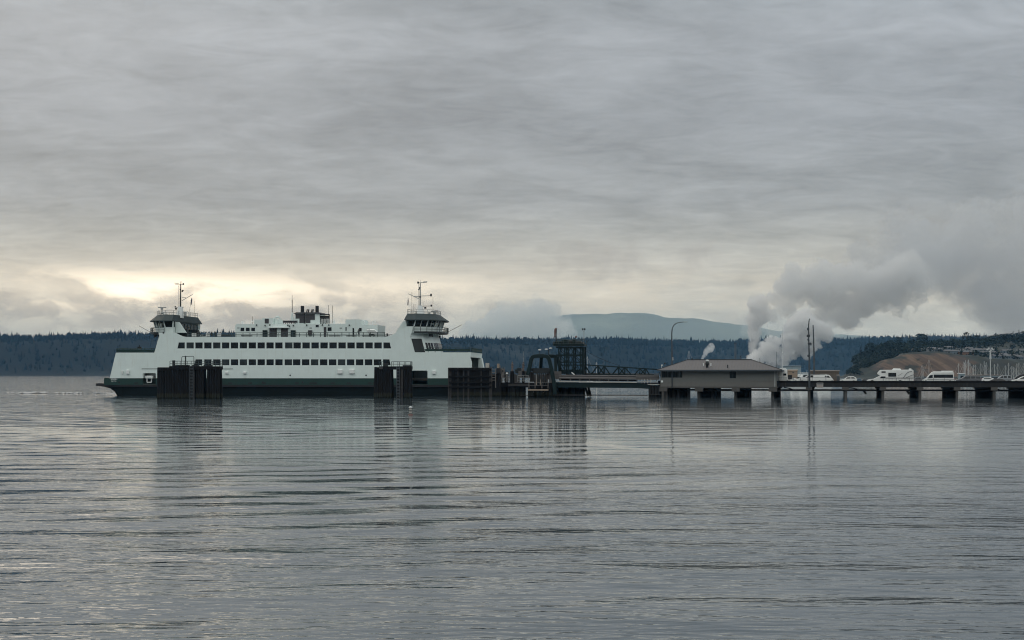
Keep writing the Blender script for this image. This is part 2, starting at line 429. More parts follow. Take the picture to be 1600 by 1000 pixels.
M['bark'] = material('bark', (.05, .04, .035), .9, .3, .5)

def interp(tab, x):
    if x <= tab[0][0]: return tab[0][1]
    for (a, ya), (b_, yb) in zip(tab, tab[1:]):
        if x <= b_:
            k = (x - a) / (b_ - a); k = k * k * (3 - 2 * k); return ya + (yb - ya) * k
    return tab[-1][1]
def sstep(a, b_, x):
    k = min(1, max(0, (x - a) / (b_ - a))); return k * k * (3 - 2 * k)
def N2(x, y, s, seed=0): return noise.noise(Vector((x / s, y / s, seed)))
def hill(name, xs, ys, hf, mat, label):
    mb = MB(); n = len(xs)
    for y in ys:
        for x in xs: mb.v.append((x, y, hf(x, y)))
    for j in range(len(ys) - 1):
        for i in range(n - 1): mb.f.append((j*n+i, j*n+i+1, (j+1)*n+i+1, (j+1)*n+i))
    o = mb.build(name, mat, smooth=True); setp(o, label, None, None, 'structure'); return o
def lins(a, b_, n): return [a + (b_ - a) * i / (n - 1) for i in range(n)]


# far wooded shore: crest height by world x at 4600 m
Y1 = 4300
crest = [(px_to, h) for px_to, h in [(-5200, 90), (-2600, 118), (-1600, 117), (-1200, 121), (-900, 124), (-600, 116), (-200, 108), (0, 103), (300, 100), (620, 96), (900, 92), (1300, 100), (2600, 110), (5200, 90)]]
def shf(x): return 2300 * sstep(-500, 1500, x)      # the shore bends away to the right
def shore_h(x, y):
    s_ = shf(x); k_ = 1 + s_ / 4500; y = y - s_
    c = interp(crest, x) * k_
    return -2 + (c + 2 + 10 * N2(x, y, 700, 3) + 4 * N2(x, y, 180, 5)) * sstep(Y1 - 40, Y1 + 420, y) * (1 - .5 * sstep(Y1 + 900, Y1 + 2500, y))
M['slope'] = foliage_mat('forested_slope', [(.0025, .0045, .005), (.004, .007, .0075), (.006, .010, .010), (.030, .034, .034)], .0032)  # palest stop paints fog patches into the slope colour
hill('hills', lins(-5200, 5200, 180), lins(Y1 - 60, Y1 + 4600, 130), shore_h, M['slope'], 'long low wooded hills of the far shore')
def conifer(mb, x, y, z, h, r, n=5):
    a0 = random.random() * 6.28
    for k, (z0, z1, rr) in enumerate(((.0, .62, 1.0), (.35, 1.0, .62))):
        vs = [(x + r*rr*math.cos(a0+6.283*i/n)*random.uniform(.8, 1.2), y + r*rr*math.sin(a0+6.283*i/n)*random.uniform(.8, 1.2), z + h*z0) for i in range(n)] + [(x, y, z + h*z1)]
        mb.add(vs, [(i, (i+1) % n, n) for i in range(n)])
def rounded(mb, x, y, z, h, r):
    n = 6; rs = []
    for zz, rr in ((.05, .5), (.35, 1.0), (.7, .85), (.95, .35)):
        rs.append([(x + r*rr*math.cos(6.283*i/n)*random.uniform(.75, 1.25), y + r*rr*math.sin(6.283*i/n)*random.uniform(.75, 1.25), z + h*(zz + random.uniform(-.05, .05))) for i in range(n)])
    mb.rings(rs, False)
mb = MB()
for k in range(9600):
    x = random.uniform(-1850, 2300); q = random.random()
    y = shf(x) + (Y1 + 30 + 400 * q if k % 4 == 0 else Y1 + random.uniform(330, 500))
    z = shore_h(x, y) - 1.5
    dens = N2(x, y, 90, 8)
    if z < 0: continue
    hgt = (random.uniform(10, 20) + 5 * max(0, dens) + (random.random() < .08) * 8) * (1 + shf(x) / 4500)
    if random.random() < .78: conifer(mb, x, y, z, hgt, hgt * random.uniform(.16, .24))
    else: rounded(mb, x, y, z, hgt * .75, hgt * .32)
setp(mb.build('forest', M['forest']), 'dark conifer forest covering the far shore hills', None, None, 'stuff')

# mountains
mtab = [(px, z) for px, z in [(-9000, 0), (-5200, 60), (-1100, 190), (-400, 240), (-100, 400), (300, 484), (480, 500), (640, 508), (770, 516), (960, 502), (1210, 458), (1400, 445), (1700, 405), (2100, 352), (2600, 312), (3200, 240), (4200, 215), (7000, 120), (12000, 0)]]
def mnt(x, y):
    c = interp(mtab, x * .92) + 30 * N2(x, y, 900, 2) + 24 * N2(x, y, 320, 4) + 11 * N2(x, y, 120, 6)
    return -2 + max(0, c) * sstep(9500, 12200, y) * (1 - .4 * sstep(12800, 16000, y))
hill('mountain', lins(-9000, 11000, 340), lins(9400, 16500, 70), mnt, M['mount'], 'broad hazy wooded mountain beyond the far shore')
def rng(x, y):
    c = 395 + 40 * math.sin(x / 2600 + 5.6) + 60 * N2(x, y, 1500, 9)
    return -2 + max(0, c) * sstep(17000, 18500, y)
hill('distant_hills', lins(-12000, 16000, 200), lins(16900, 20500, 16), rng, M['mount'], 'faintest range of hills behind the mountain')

# headland with the eroded bluff
def hx(px, Y): return (px - CX) * Y / F
BT = [(400, 0), (425, 12), (450, 23), (480, 30), (515, 32), (550, 27), (590, 23), (640, 21), (720, 20), (1000, 28), (1600, 30)]
CT = [(400, 0), (425, 28), (455, 43), (500, 46), (560, 49), (610, 58), (640, 63), (900, 66), (1600, 70)]
def head_h(x, y):
    xx = x * 1800 / max(y, 1800)
    bt = interp(BT, xx + 8 * N2(x, y, 60, 1)); edge = 1790 + 14 * N2(x, 0, 70, 2)
    face = bt * sstep(edge - 62, edge, y) ** .8
    gul = 2.4 * N2(x + .8 * y, y * .25, 16, 3) * sstep(edge - 62, edge - 30, y) * (1 - sstep(edge - 12, edge, y))
    back = interp(CT, xx)
    k = sstep(1800, 2350, y)
    top = bt * (1 - k) + max(bt * .4, back) * k
    h = face if y < edge else top + 1.2 * N2(x, y, 40, 7)
    return -2 + (h + 2) * (1 - sstep(2700, 3000, y) * .9) + gul * min(1, bt / 20)
xs = lins(380, 1500, 260)
ys = lins(1700, 1810, 56) + lins(1815, 3000, 70)
hmn = bpy.data.materials.new('headland_ground'); hmn.use_nodes = True
t = NT(hmn.node_tree); b = hmn.node_tree.nodes['Principled BSDF']
geo = t.node('ShaderNodeNewGeometry'); pos = geo.outputs['Position']; nz = t.sep(geo.outputs['Normal'])[2]; zz = t.sep(pos)[2]; xx_, yy_, _ = t.sep(pos)
st = t.noise(t.comb(t.m('ADD', xx_, t.m('MULTIPLY', zz, 1.3)), t.m('MULTIPLY', yy_, .1), t.m('MULTIPLY', zz, .35)), .075, 7, .7)
earth = t.ramp(st, [(.34, (.045, .036, .030)), (.5, (.088, .058, .041)), (.63, (.155, .105, .072))])
green = t.ramp(t.noise(pos, .05, 5, .6), [(.35, (.010, .016, .014)), (.6, (.028, .034, .026))])
veg = t.mr(t.m('ADD', t.noise(pos, .035, 5, .65), t.m('ADD', t.mr(xx_, 410, 450, .25, 0), t.mr(xx_, 525, 590, 0, .4))), .52, .62)
isface = t.m('MULTIPLY', t.mr(nz, .955, .90), t.m('MULTIPLY', t.mr(yy_, 1835, 1815), t.mr(xx_, 720, 600)))
t.put(b.inputs['Base Color'], t.mix(t.m('MULTIPLY', isface, t.m('SUBTRACT', 1.0, t.m('MULTIPLY', veg, .85))), green, earth)); b.inputs['Roughness'].default_value = .95
o = hill('headland', xs, ys, head_h, hmn, 'headland with a brown eroded bluff below a wooded terrace')

def leafy(r, h, kind, seed):
    """crown of many small leaf clumps"""
    rnd = random.Random(seed); mb = MB()
    n = 260; r *= 1.2
    for i in range(n):
        if kind == 'fir':
            q = rnd.random() ** 1.3; z = h * (.12 + .86 * q); rad = r * (1 - q) ** .8 * (1 if rnd.random() < .8 else 1.35) * rnd.uniform(.35, 1); s = r * (.30 - .16 * q)
        elif kind == 'pine':
            lv = rnd.choice([.45, .6, .72, .85, .95]); z = h * (lv + rnd.uniform(-.03, .03)); rad = r * rnd.uniform(.1, 1) * (1.1 - abs(lv - .65)); s = r * .2
        else:
            a_ = rnd.uniform(-1, 1); z = h * (.58 + .40 * a_); rad = r * math.sqrt(max(.02, 1 - a_ * a_)) * rnd.uniform(.5, 1.08); s = r * .22
        a = rnd.random() * 6.283; x, y = rad * math.cos(a), rad * math.sin(a)
        pts = [Vector((x, y, z)) + Vector((rnd.uniform(-1, 1), rnd.uniform(-1, 1), rnd.uniform(-.6, .6))) * s for _ in range(4)]
        mb.add(pts, [(0, 1, 2), (0, 2, 3), (0, 3, 1), (1, 3, 2)])
    return mb
protos = []
for i, (kd, r, h) in enumerate([('fir', 3.0, 17), ('fir', 3.8, 20), ('pine', 5.2, 15), ('round', 5.5, 14), ('round', 4.2, 16), ('fir', 2.4, 13)]):
    name, lab = {'fir': ('fir_tree', 'dark pointed fir on the headland skyline'), 'pine': ('pine_tree', 'wind-flattened pine with layered crown on the headland skyline'),
                 'round': ('round_tree', 'bushy round-crowned tree on the headland skyline')}[kd]
    tr = thing(name, lab, 'tree', group={'fir': 'pointed firs along the headland skyline', 'pine': 'flat-topped pines along the headland skyline', 'round': 'round trees along the headland skyline'}[kd])
    MB().tube((0, 0, -1), (0, 0, h * .9), .35, 6, .08).build('trunk', M['bark'], tr)
    leafy(r, h, kd, i + 3).build('crown', M['head2'], tr)
    protos.append((tr, h))
used = set()
# skyline: photo column, crown-top row, kind of tree
skyl = [(1345, 543, 0), (1352, 541, 5), (1361, 538, 3), (1372, 536, 0), (1383, 535, 5), (1391, 534, 3), (1405, 529, 2), (1413, 534, 5), (1421.5, 524.5, 1), (1427, 527, 0), (1436, 523, 4), (1442, 524, 3), (1452, 532, 5), (1460, 531, 0),
        (1468, 532, 3), (1476, 532, 5), (1485, 530, 0), (1494, 533, 3), (1503, 532, 5), (1510, 521, 4), (1517, 528, 3), (1526, 526, 2), (1534, 527, 0), (1540, 525, 1), (1548, 527, 3), (1556, 523, 4), (1565, 524, 3), (1575, 522, 1), (1583, 519, 0), (1592, 517, 1), (1599, 520, 3), (1608, 518, 1)]
for px, py, k in skyl:
    Y = 2330 if px > 1400 else 2150
    x = hx(px, Y); g = head_h(x, Y); top = H + (HY - py + 2.2) * Y / F
    tr, hp = protos[k]
    c = tr if k not in used else copy_tree(tr); used.add(k)
    s = max(.6, (top - g) / hp)
    c.location = (x, Y, g); c.rotation_euler = (0, 0, random.random() * 6); q = min(s, 1.35); c.scale = (q, q, s)
mb = MB()
for k in range(2600):
    y = random.uniform(1835, 2500) ; x = hx(random.uniform(1335, 1680), y)
    g = head_h(x, y)
    if g < 7: continue
    # houses sit in a looser strip
    if 1860 < y < 2160 and x > 520 and random.random() < .72: continue
    hgt = random.uniform(5, 11) * (1.15 if y > 2150 else .8)
    s = Vector((x, y, g - .5))
    n = 7
    for i in range(n):
        c = s + Vector((random.uniform(-1, 1) * hgt * .26, random.uniform(-1, 1) * hgt * .26, hgt * random.uniform(.15, .9)))
        q = hgt * .3
        pts = [c + Vector((random.uniform(-1, 1), random.uniform(-1, 1), random.uniform(-.8, .8))) * q for _ in range(4)]
        mb.add(pts, [(0, 1, 2), (0, 2, 3), (0, 3, 1), (1, 3, 2)])
for k in range(700):           # scrub down the left shoulder
    x = random.uniform(395, 470); y = random.uniform(1735, 1860); g = head_h(x, y)
    if g < 3 or (x > 418 and y < 1782 + 8 * random.random()): continue
    for i in range(5):
        c = Vector((x, y, g)) + Vector((random.uniform(-2, 2), random.uniform(-2, 2), random.uniform(0, 4.5)))
        pts = [c + Vector((random.uniform(-1, 1), random.uniform(-1, 1), random.uniform(-.8, .8))) * 1.7 for _ in range(4)]
        mb.add(pts, [(0, 1, 2), (0, 2, 3), (0, 3, 1), (1, 3, 2)])
setp(mb.build('woodland', M['head2']), 'dark woodland over the terrace and shoulder of the headland', None, None, 'stuff')

# houses on the terrace
hcols = [('pale grey', material('house_pale', (.20, .22, .23), .8, .05, .2)), ('tan', material('house_tan', (.20, .12, .085), .8, .05, .2)), ('blue-grey', material('house_blue', (.15, .19, .22), .8, .05, .2))]
hroof = material('house_roof', (.12, .12, .125), .8, .1, .3)
rnd = random.Random(4)
hs = [(1432, 547.5, 0), (1446, 547, 2), (1457, 548, 0), (1466, 549, 2), (1478, 550, 0), (1489, 551, 2), (1508, 553, 1), (1499, 548, 0), (1521, 549, 2), (1529, 548, 0), (1537, 552, 2), (1549, 553, 0), (1556, 557, 2), (1566, 556, 0), (1575, 558, 2), (1585, 556, 0), (1596, 548, 0), (1572, 549, 2), (1590, 562, 2), (1514, 546, 2), (1543, 547, 0), (1481, 544, 2)]
hgrp = {0: ('small pale grey house among trees on the headland terrace', 'pale houses on the headland'), 1: ('wide tan house at the brink above the brown bluff', None), 2: ('small blue-grey house among trees on the headland terrace', 'blue-grey houses on the headland')}
for px, py, c in hs:
    best = None
    for Y in range(1850, 2330, 10):
        x = hx(px, Y); e = abs((HY - (head_h(x, Y) + 2.5 - H) * F / Y) - py)
        if best is None or e < best[0]: best = (e, x, Y)
    _, x, Y = best; g = head_h(x, Y)
    wd = 20 if c == 1 else rnd.uniform(9, 13); dp = 8; ht = 5 if c == 1 else rnd.uniform(2.8, 4.4)
    r = thing('house', hgrp[c][0], 'house', (x, Y, g), rnd.uniform(-.35, .35), hgrp[c][1])
    wl = MB().bb(-wd/2, wd/2, -dp/2, dp/2, -1.5, ht).build('wall', hcols[c][1], r)
    MB().add([(-wd/2-.5, -dp/2-.6, ht), (wd/2+.5, -dp/2-.6, ht), (wd/2+.5, dp/2+.6, ht), (-wd/2-.5, dp/2+.6, ht), (-wd/2-.5, 0, ht+2), (wd/2+.5, 0, ht+2)], [(0,1,5,4), (2,3,4,5), (0,4,3), (1,2,5), (0,3,2,1)]).build('roof', hroof, r)
    for k in range(3):
        xw = -wd/2 + wd * (k + .5) / 3; MB().bb(xw - .9, xw + .9, -dp/2 - .05, -dp/2 + .05, .8, 2.2).build('window', M['glass'], r)
# ------------------------------------------------------------------ ferry
FF = Frame(460, 318, 6.0)
W = 19.2; MID = W / 2
ferry = thing('ferry', 'white and dark green double-ended car ferry with two wheelhouses, moored at the landing', 'ferry', FF.o, -FF.t)
def fp(px, py, d=0.0): return FF.at(px, py, d)
def Z(py, px=460, d=0.0): return FF.at(px, py, d)[1]
XL, XR = FF.X(172), FF.X(745)
xm = (FF.X(241) + FF.X(648)) / 2 + 1.05
XK = FF.X(648)
def mir(x):
    m_ = 2 * xm - x
    if x > XK:                       # the left end shows a little shorter
        k0 = 2 * xm - XK; m_ = k0 - (x - XK) * (k0 - FF.X(181)) / (FF.X(735) - XK)
    return m_
z_keel, z_wl = -1.0, 0.0
z_gr = Z(591); z_rub = Z(601.5); z_rub0 = Z(604.5); z_fd = Z(550.5); z_ud = Z(526.5)
# traced with the left end where it reads clearest, the right end from its own outline
L_ = [fp(*p) for p in [(171.5, 591), (181, 551), (241, 551), (249, 525), (247.5, 519.5), (273, 519.5), (279, 522.5), (285, 525.3), (291, 526.5)]]
R_ = [fp(*p) for p in [(601, 526.5), (609, 524.8), (616, 521.5), (634, 511), (645.5, 511), (643.5, 519), (641, 526), (648, 550.5), (736, 550.5), (735, 559), (737.2, 566), (737.2, 591)]]
outline = L_ + R_
def rect(x0, y0, x1, y1, s=0.0, s2=0.0):
    a = fp(x0, y1); b_ = fp(x1, y1); c = fp(x1 + s2, y0); d_ = fp(x0 + s, y0)
    return [a, b_, c, d_]
wins = []
def row(y0, y1, left, right, dx):
    for x in left: wins.append(rect(x, y0, x + 11.6, y1))
    for x in right: wins.append(rect(x, y0, x + 11.8, y1))
up_l = [291.2 + 13.88 * k for k in range(11)]; up_r = [445.3] + [458.3 + 14.05 * k for k in range(10)]
row(535, 544.6, up_l, up_r, 0)
wins.append(rect(277, 535, 288.8, 544.6, 2.2)); wins.append(rect(599, 535, 611.2, 544.6, 0, -2.2))
lo_l = [319 - 14.0 + 14 + 13.88 * k for k in range(9)]; lo_r = [444.6] + [457.6 + 14.05 * k for k in range(10)]
row(561.4, 570.8, lo_l, lo_r, 0)
wins.append(rect(303.4, 561.4, 316, 570.8, 2.2)); wins.append(rect(598.3, 561.4, 610.6, 570.8, 0, -2.2))
open_l = [fp(223, 590.95), fp(223, 584), fp(224, 583), fp(242.5, 583), fp(243.5, 584), fp(243.5, 590.95)]
open_r = [fp(640, 590.95), fp(640, 579), fp(666.5, 579), fp(668, 580.5), fp(668, 590.95)]
PT = .28
MB().plate(outline, 0, PT, holes=wins + [open_l, open_r]).build('near_side_wall', M['white'], ferry)
for r_ in wins:
    xs_ = [p[0] for p in r_]; zs_ = [p[1] for p in r_]
    _g = MB().bb(min(xs_) - .06, max(xs_) + .06, .10, .16, min(zs_) - .06, max(zs_) + .06)
    g = MB().plate([(r_[0][0]-.03, r_[0][1]-.03), (r_[1][0]+.03, r_[1][1]-.03), (r_[2][0]+.03, r_[2][1]+.03), (r_[3][0]-.03, r_[3][1]+.03)], .05, .11)
    wn = g.build('window', M['glass'] if random.random() < .8 else M['glass2'], ferry)
    MB().path([(r_[i][0], .03, r_[i][1]) for i in (0, 1, 2, 3, 0)], .022, 4).build('frame', M['galv'] if False else M['trim'], wn)
MB().plate([(x, z) for x, z in outline], W - PT, W).build('far_side_wall', M['white'], ferry)
# lower green bulwark strip with openings carried through it
gl = [fp(163.5, 591), (fp(164, 602)), fp(223, 602)]
def strip(x0, x1, za, zb, mat, name, d0=-.06, d1=.3):
    MB().bb(x0, x1, d0, d1, za, zb).build(name, mat, ferry)
xo0, xo1 = FF.X(223), FF.X(243.5); xp0, xp1 = FF.X(640), FF.X(668)
for nm, a, b_ in (('green_bulwark', FF.X(162.5), xo0), ('green_bulwark', xo1, xp0), ('green_bulwark', xp1, mir(FF.X(162.5)))):
    strip(a, b_, z_rub - .02, z_gr - .004, M['green'], nm, -.05, .28)
MB().bb(FF.X(162.5), mir(FF.X(162.5)), W - .28, W + .05, z_rub, z_gr - .004).build('green_bulwark', M['green'], ferry)
# hull: loft of stations
def hullring(x, zb, zt, hw, ch=.8):
    y0, y1 = MID - hw, MID + hw
    return [(x, y0, zt), (x, y0, min(zt - .1, zb + ch)), (x, y0 + min(ch, hw * .5), zb), (x, y1 - min(ch, hw * .5), zb), (x, y1, min(zt - .1, zb + ch)), (x, y1, zt)]
stl = [(FF.X(150), Z(603), 6.2), (FF.X(160), Z(604.8), 7.6), (FF.X(170), Z(607.5), 8.3), (FF.X(176.5), Z(612), 8.8), (FF.X(182), -.2, 9.1), (FF.X(190), -1.2, 9.4), (FF.X(215), -1.6, 9.6), (FF.X(300), -1.8, 9.65)]
rings = [hullring(x - (9.65 - hw) * .33, zb, z_rub - .1, hw) for x, zb, hw in stl] + [hullring(mir(x), zb, z_rub - .1, hw) for x, zb, hw in stl[::-1]]
MB().rings(rings).build('hull', M['hull'], ferry)
def rubring(x, hw, za, zb): return [(x, MID - hw, za), (x, MID + hw, za), (x, MID + hw, zb), (x, MID - hw, zb)]
zt = z_rub + .03; rs = [(FF.X(149), 6.3, Z(603.5), Z(599.4)), (FF.X(158), 7.7, Z(604), Z(599.0)), (FF.X(172), 9.3, z_rub0, zt), (FF.X(200), 9.85, z_rub0, zt), (FF.X(300), 9.95, z_rub0, zt)]
MB().rings([rubring(a - (9.9 - b_) * .33, b_, c, d_) for a, b_, c, d_ in rs] + [rubring(mir(a), b_, c, d_) for a, b_, c, d_ in rs[::-1]]).build('rub_rail', M['rub'], ferry)
# fork tip bulwark
for sx_ in (0, 1):
    x0, x1 = FF.X(160.5), FF.X(166)
    if sx_: x0, x1 = mir(x1), mir(x0)
    MB().bb(x0, x1, 1.2, 1.6, z_rub, z_gr + .1).build('bow_stanchion', M['dark'], ferry)
# decks and bulk inside
cab0, cab1 = FF.X(247), FF.X(640)
xe0, xe1 = FF.X(182.5), FF.X(735)
MB().bb(cab0 + 1.5, cab1 - 1.5, PT, W - PT, Z(557), Z(530)).build('cabin_block', M['dark'], ferry)
MB().bb(xe0 + .1, xe1 - .1, PT + .01, W - PT - .01, z_fd - .35, z_fd - .06).build('end_deck', M['deck'], ferry)
MB().bb(FF.X(276), FF.X(618), PT + .01, W - PT - .01, z_ud - .3, z_ud - .08).build('sun_deck', M['deck'], ferry)
MB().bb(XL + 2.2, XR - 2.2, PT + .02, W - PT - .02, z_rub - .35, z_rub + .12).build('car_deck', M['deck'], ferry)
MB().bb(FF.X(255), FF.X(632), MID - 2.2, MID + 2.2, z_rub + .12, Z(557.1)).build('engine_casing', M['green'], ferry)
# end portals
for s_ in (1, -1):
    f = (lambda x: x) if s_ == 1 else mir
    a, b_ = f(xe1 - .5), f(xe1 + .02); a, b_ = min(a, b_), max(a, b_)
    MB().bb(a, b_, PT + .01, W - PT - .01, Z(558.5), z_fd - .02).build('portal_beam', M['white'], ferry)
    for d0, d1 in ((W - 2.6, W - PT - .01),):
        x0, x1 = f(xe1 - .4), f(xe1 + .9)
        MB().rings([[(f(xe1-.45), d0, Z(558.5)), (f(xe1+.25), d0, Z(558.5)), (f(xe1+.25), d1, Z(558.5)), (f(xe1-.45), d1, Z(558.5))],
                    [(f(xe1-.45), d0, z_gr), (f(xe1+1.15), d0, z_gr), (f(xe1+1.15), d1, z_gr), (f(xe1-.45), d1, z_gr)]]).build('portal_pillar', M['white'], ferry)
# hull details
for x0, y0, x1, y1 in [(352.6, 580.3, 357.2, 584.2), (380.5, 580.3, 385, 584.2), (527.6, 577.2, 535.6, 584), (546, 577.2, 554.2, 584), (675.8, 578.6, 681.2, 584.6), (197.9, 577.8, 202.3, 584.6), (191, 578.5, 192.6, 584.6)]:
    a = fp(x0, y1); b_ = fp(x1, y0)
    MB().bb(a[0], b_[0], -.45, 0.0, a[1], b_[1]).build('vent_box', M['trim'], ferry, bevel=.12)
for x, y in [(453.4, 586.4), (572, 586.4), (355, 0)][:2]:
    c = fp(x, y); MB().tube((c[0], -.05, c[1]), (c[0], .02, c[1]), .17, 10).build('port_light', M['dark'], ferry)
    MB().path([(c[0]-.5, -.01, c[1]-.5), (c[0]+.5, -.01, c[1]-.5), (c[0]+.5, -.01, c[1]+.5), (c[0]-.5, -.01, c[1]+.5), (c[0]-.5, -.01, c[1]-.5)], .025, 4).build('hatch_outline', M['white'], ferry)
for x0, x1, y in [(221.5, 247, 576.2), (343, 364, 576.3)]:
    a = fp(x0, y); b_ = fp(x1, y); MB().bar((a[0], -.03, a[1]), (b_[0], -.03, b_[1]), .08, .09).build('door_track', M['dark'], ferry)
for x in [213, 360, 391, 412, 464, 487, 492, 520, 545, 578, 586]:
    c = fp(x, 598.5); MB().bb(c[0]-.45, c[0]+.45, -.09, -.04, c[1]-.14, c[1]+.14).build('freeing_port', M['dark'], ferry)
for x in [411, 473, 186.5]:
    c = fp(x, 597.3); MB().tube((c[0], -.10, c[1]), (c[0], -.03, c[1]), .2, 10).build('scupper', M['black'], ferry)
# faint plating seams
for y in (548.5, 573.5):
    a = fp(250, y); b_ = fp(641, y)
    MB().bar((a[0], -.003, a[1]), (b_[0], -.003, b_[1]), .01, .035).build('plating_seam', M['trim'], ferry)
# rescue boat in the left opening, and its davit
ro = fp(231.8, 589.3)
bx_ = MB().rings([[(ro[0] + x, .9 + r_ * math.cos(q), ro[1] + r_ * .8 * math.sin(q)) for q in [k * 6.283 / 10 for k in range(10)]] for x, r_ in ((-1.0, .25), (-.85, .5), (.7, .52), (.9, .3))])
bx_.build('life_raft_canister', M['trim'], ferry, smooth=True)
cr = MB()
for a, b_ in (((228.5, 590), (228.5, 597.5)), ((235.5, 590), (235.5, 597.5)), ((228.5, 597.5), (235.5, 597.5))):
    p, q = fp(*a), fp(*b_); cr.tube((p[0], .5, p[1]), (q[0], .5, q[1]), .13, 6)
cr.build('raft_cradle', M['trim'], ferry)
for i, px in enumerate((641.5, 650, 656)):
    c = fp(px, 593, 4); MB().bb(c[0]-.9, c[0]+1.6, 4, 4.4, c[1]-.2, c[1]+.35).build('deck_bench', M['pale'] if i < 2 else M['beige'], ferry)
def mkfig(root, pose='stand', mat=None):
    """one continuous small figure via skin modifier"""
    me = bpy.data.meshes.new('person')
    V = [(0,0,.92),(0,0,1.2),(0,.0,1.42),(0,.02,1.52),(0,.03,1.64),(0,.03,1.72),(.09,0,.9),(.11,.02,.48),(.12,0,.06),(.13,-.12,.03),(-.09,0,.9),(-.11,.02,.48),(-.12,0,.06),(-.13,-.12,.03),
         (.2,0,1.4),(.26,.02,1.14),(.22,-.2,1.0),(-.2,0,1.4),(-.26,.02,1.14),(-.22,-.2,1.0)]
    Eg = [(0,1),(1,2),(2,3),(3,4),(4,5),(0,6),(6,7),(7,8),(8,9),(0,10),(10,11),(11,12),(12,13),(2,14),(14,15),(15,16),(2,17),(17,18),(18,19)]
    rr = [.16,.15,.14,.06,.10,.08,.1,.075,.05,.04,.1,.075,.05,.04,.075,.05,.04,.075,.05,.04]
    me.from_pydata(V, Eg, []); o = bpy.data.objects.new('body', me); COL.objects.link(o)
    s = o.modifiers.new('skin', 'SKIN'); 
    for i, v in enumerate(me.skin_vertices[0].data if me.skin_vertices else []): v.radius = (rr[i], rr[i] * .85)
    if me.skin_vertices: me.skin_vertices[0].data[0].use_root = True
    o.modifiers.new('sub', 'SUBSURF').levels = 1
    me.materials.append(M['cloth']); o.parent = root
    MB().lathe([(.02, 1.50), (.09, 1.54), (.105, 1.64), (.085, 1.73), (.03, 1.77)], 0, .03, 10).build('head', M['skin'], root, smooth=True)
    MB().lathe([(.11, 1.64), (.115, 1.70), (.09, 1.77), (.02, 1.80)], 0, .045, 10).build('hair', M['cloth'], root, smooth=True)

def railing(mb, pts, h, post=1.5, rails=(1.0, .5), r=.035, rp=None):
    """pts: list of 3d floor points"""
    for a, b_ in zip(pts, pts[1:]):
        a, b_ = Vector(a), Vector(b_); n = max(1, round((b_ - a).length / post))
        for i in range(n + 1):
            p = a.lerp(b_, i / n); mb.tube(p, p + Vector((0, 0, h)), rp or r * 1.2, 5)
        for k in rails: mb.tube(a + Vector((0, 0, h * k)), b_ + Vector((0, 0, h * k)), r, 5)
    return mb
# sun-deck railing
hr = Z(519.3) - z_ud
railing(MB(), [(FF.X(292), .15, z_ud - .05), (FF.X(601), .15, z_ud - .05)], hr, 1.55, (1.0, .62, .3), .05, .075).build('sun_deck_railing', M['rail'], ferry)
railing(MB(), [(FF.X(292), W - .15, z_ud - .05), (FF.X(601), W - .15, z_ud - .05)], hr, 1.55, (1.0, .55), .05, .07).build('sun_deck_railing', M['rail'], ferry)
# end-deck railings with netting
for s_ in (1, -1):
    f = (lambda x: x) if s_ == 1 else mir
    x0, x1 = f(FF.X(658)), f(FF.X(734)); h_ = Z(543.6) - z_fd
    pts = [(x0, .2, z_fd - .05), (x1, .2, z_fd - .05), (f(FF.X(734) + .3), 1.2, z_fd - .05), (f(FF.X(734) + .3), W - 1.2, z_fd - .05), (x1, W - .2, z_fd - .05), (x0, W - .2, z_fd - .05)]
    railing(MB(), pts, h_, 1.5, (1.0, .66, .33), .05, .07).build('end_deck_railing', M['green'], ferry)
    n_ = MB()
    xa = f(FF.X(664))
    n_.bar((xa, .24, z_fd + h_ * .45), (x1, .24, z_fd + h_ * .45), .02, h_ * .5)
    n_.bar((f(FF.X(734) + .3), 1.2, z_fd + h_ * .45), (f(FF.X(734) + .3), W - 1.2, z_fd + h_ * .45), .02, h_ * .5)
    n_.build('windbreak_panel', M['green'], ferry)
c = fp(218, 543.5, 3); MB().bb(c[0]-.4, c[0]+.4, 2.8, 3.2, c[1]-.2, c[1]+.25).tube((c[0], 3, c[1]), (c[0], 3, c[1]+.6), .1).build('searchlight', M['dark'], ferry)

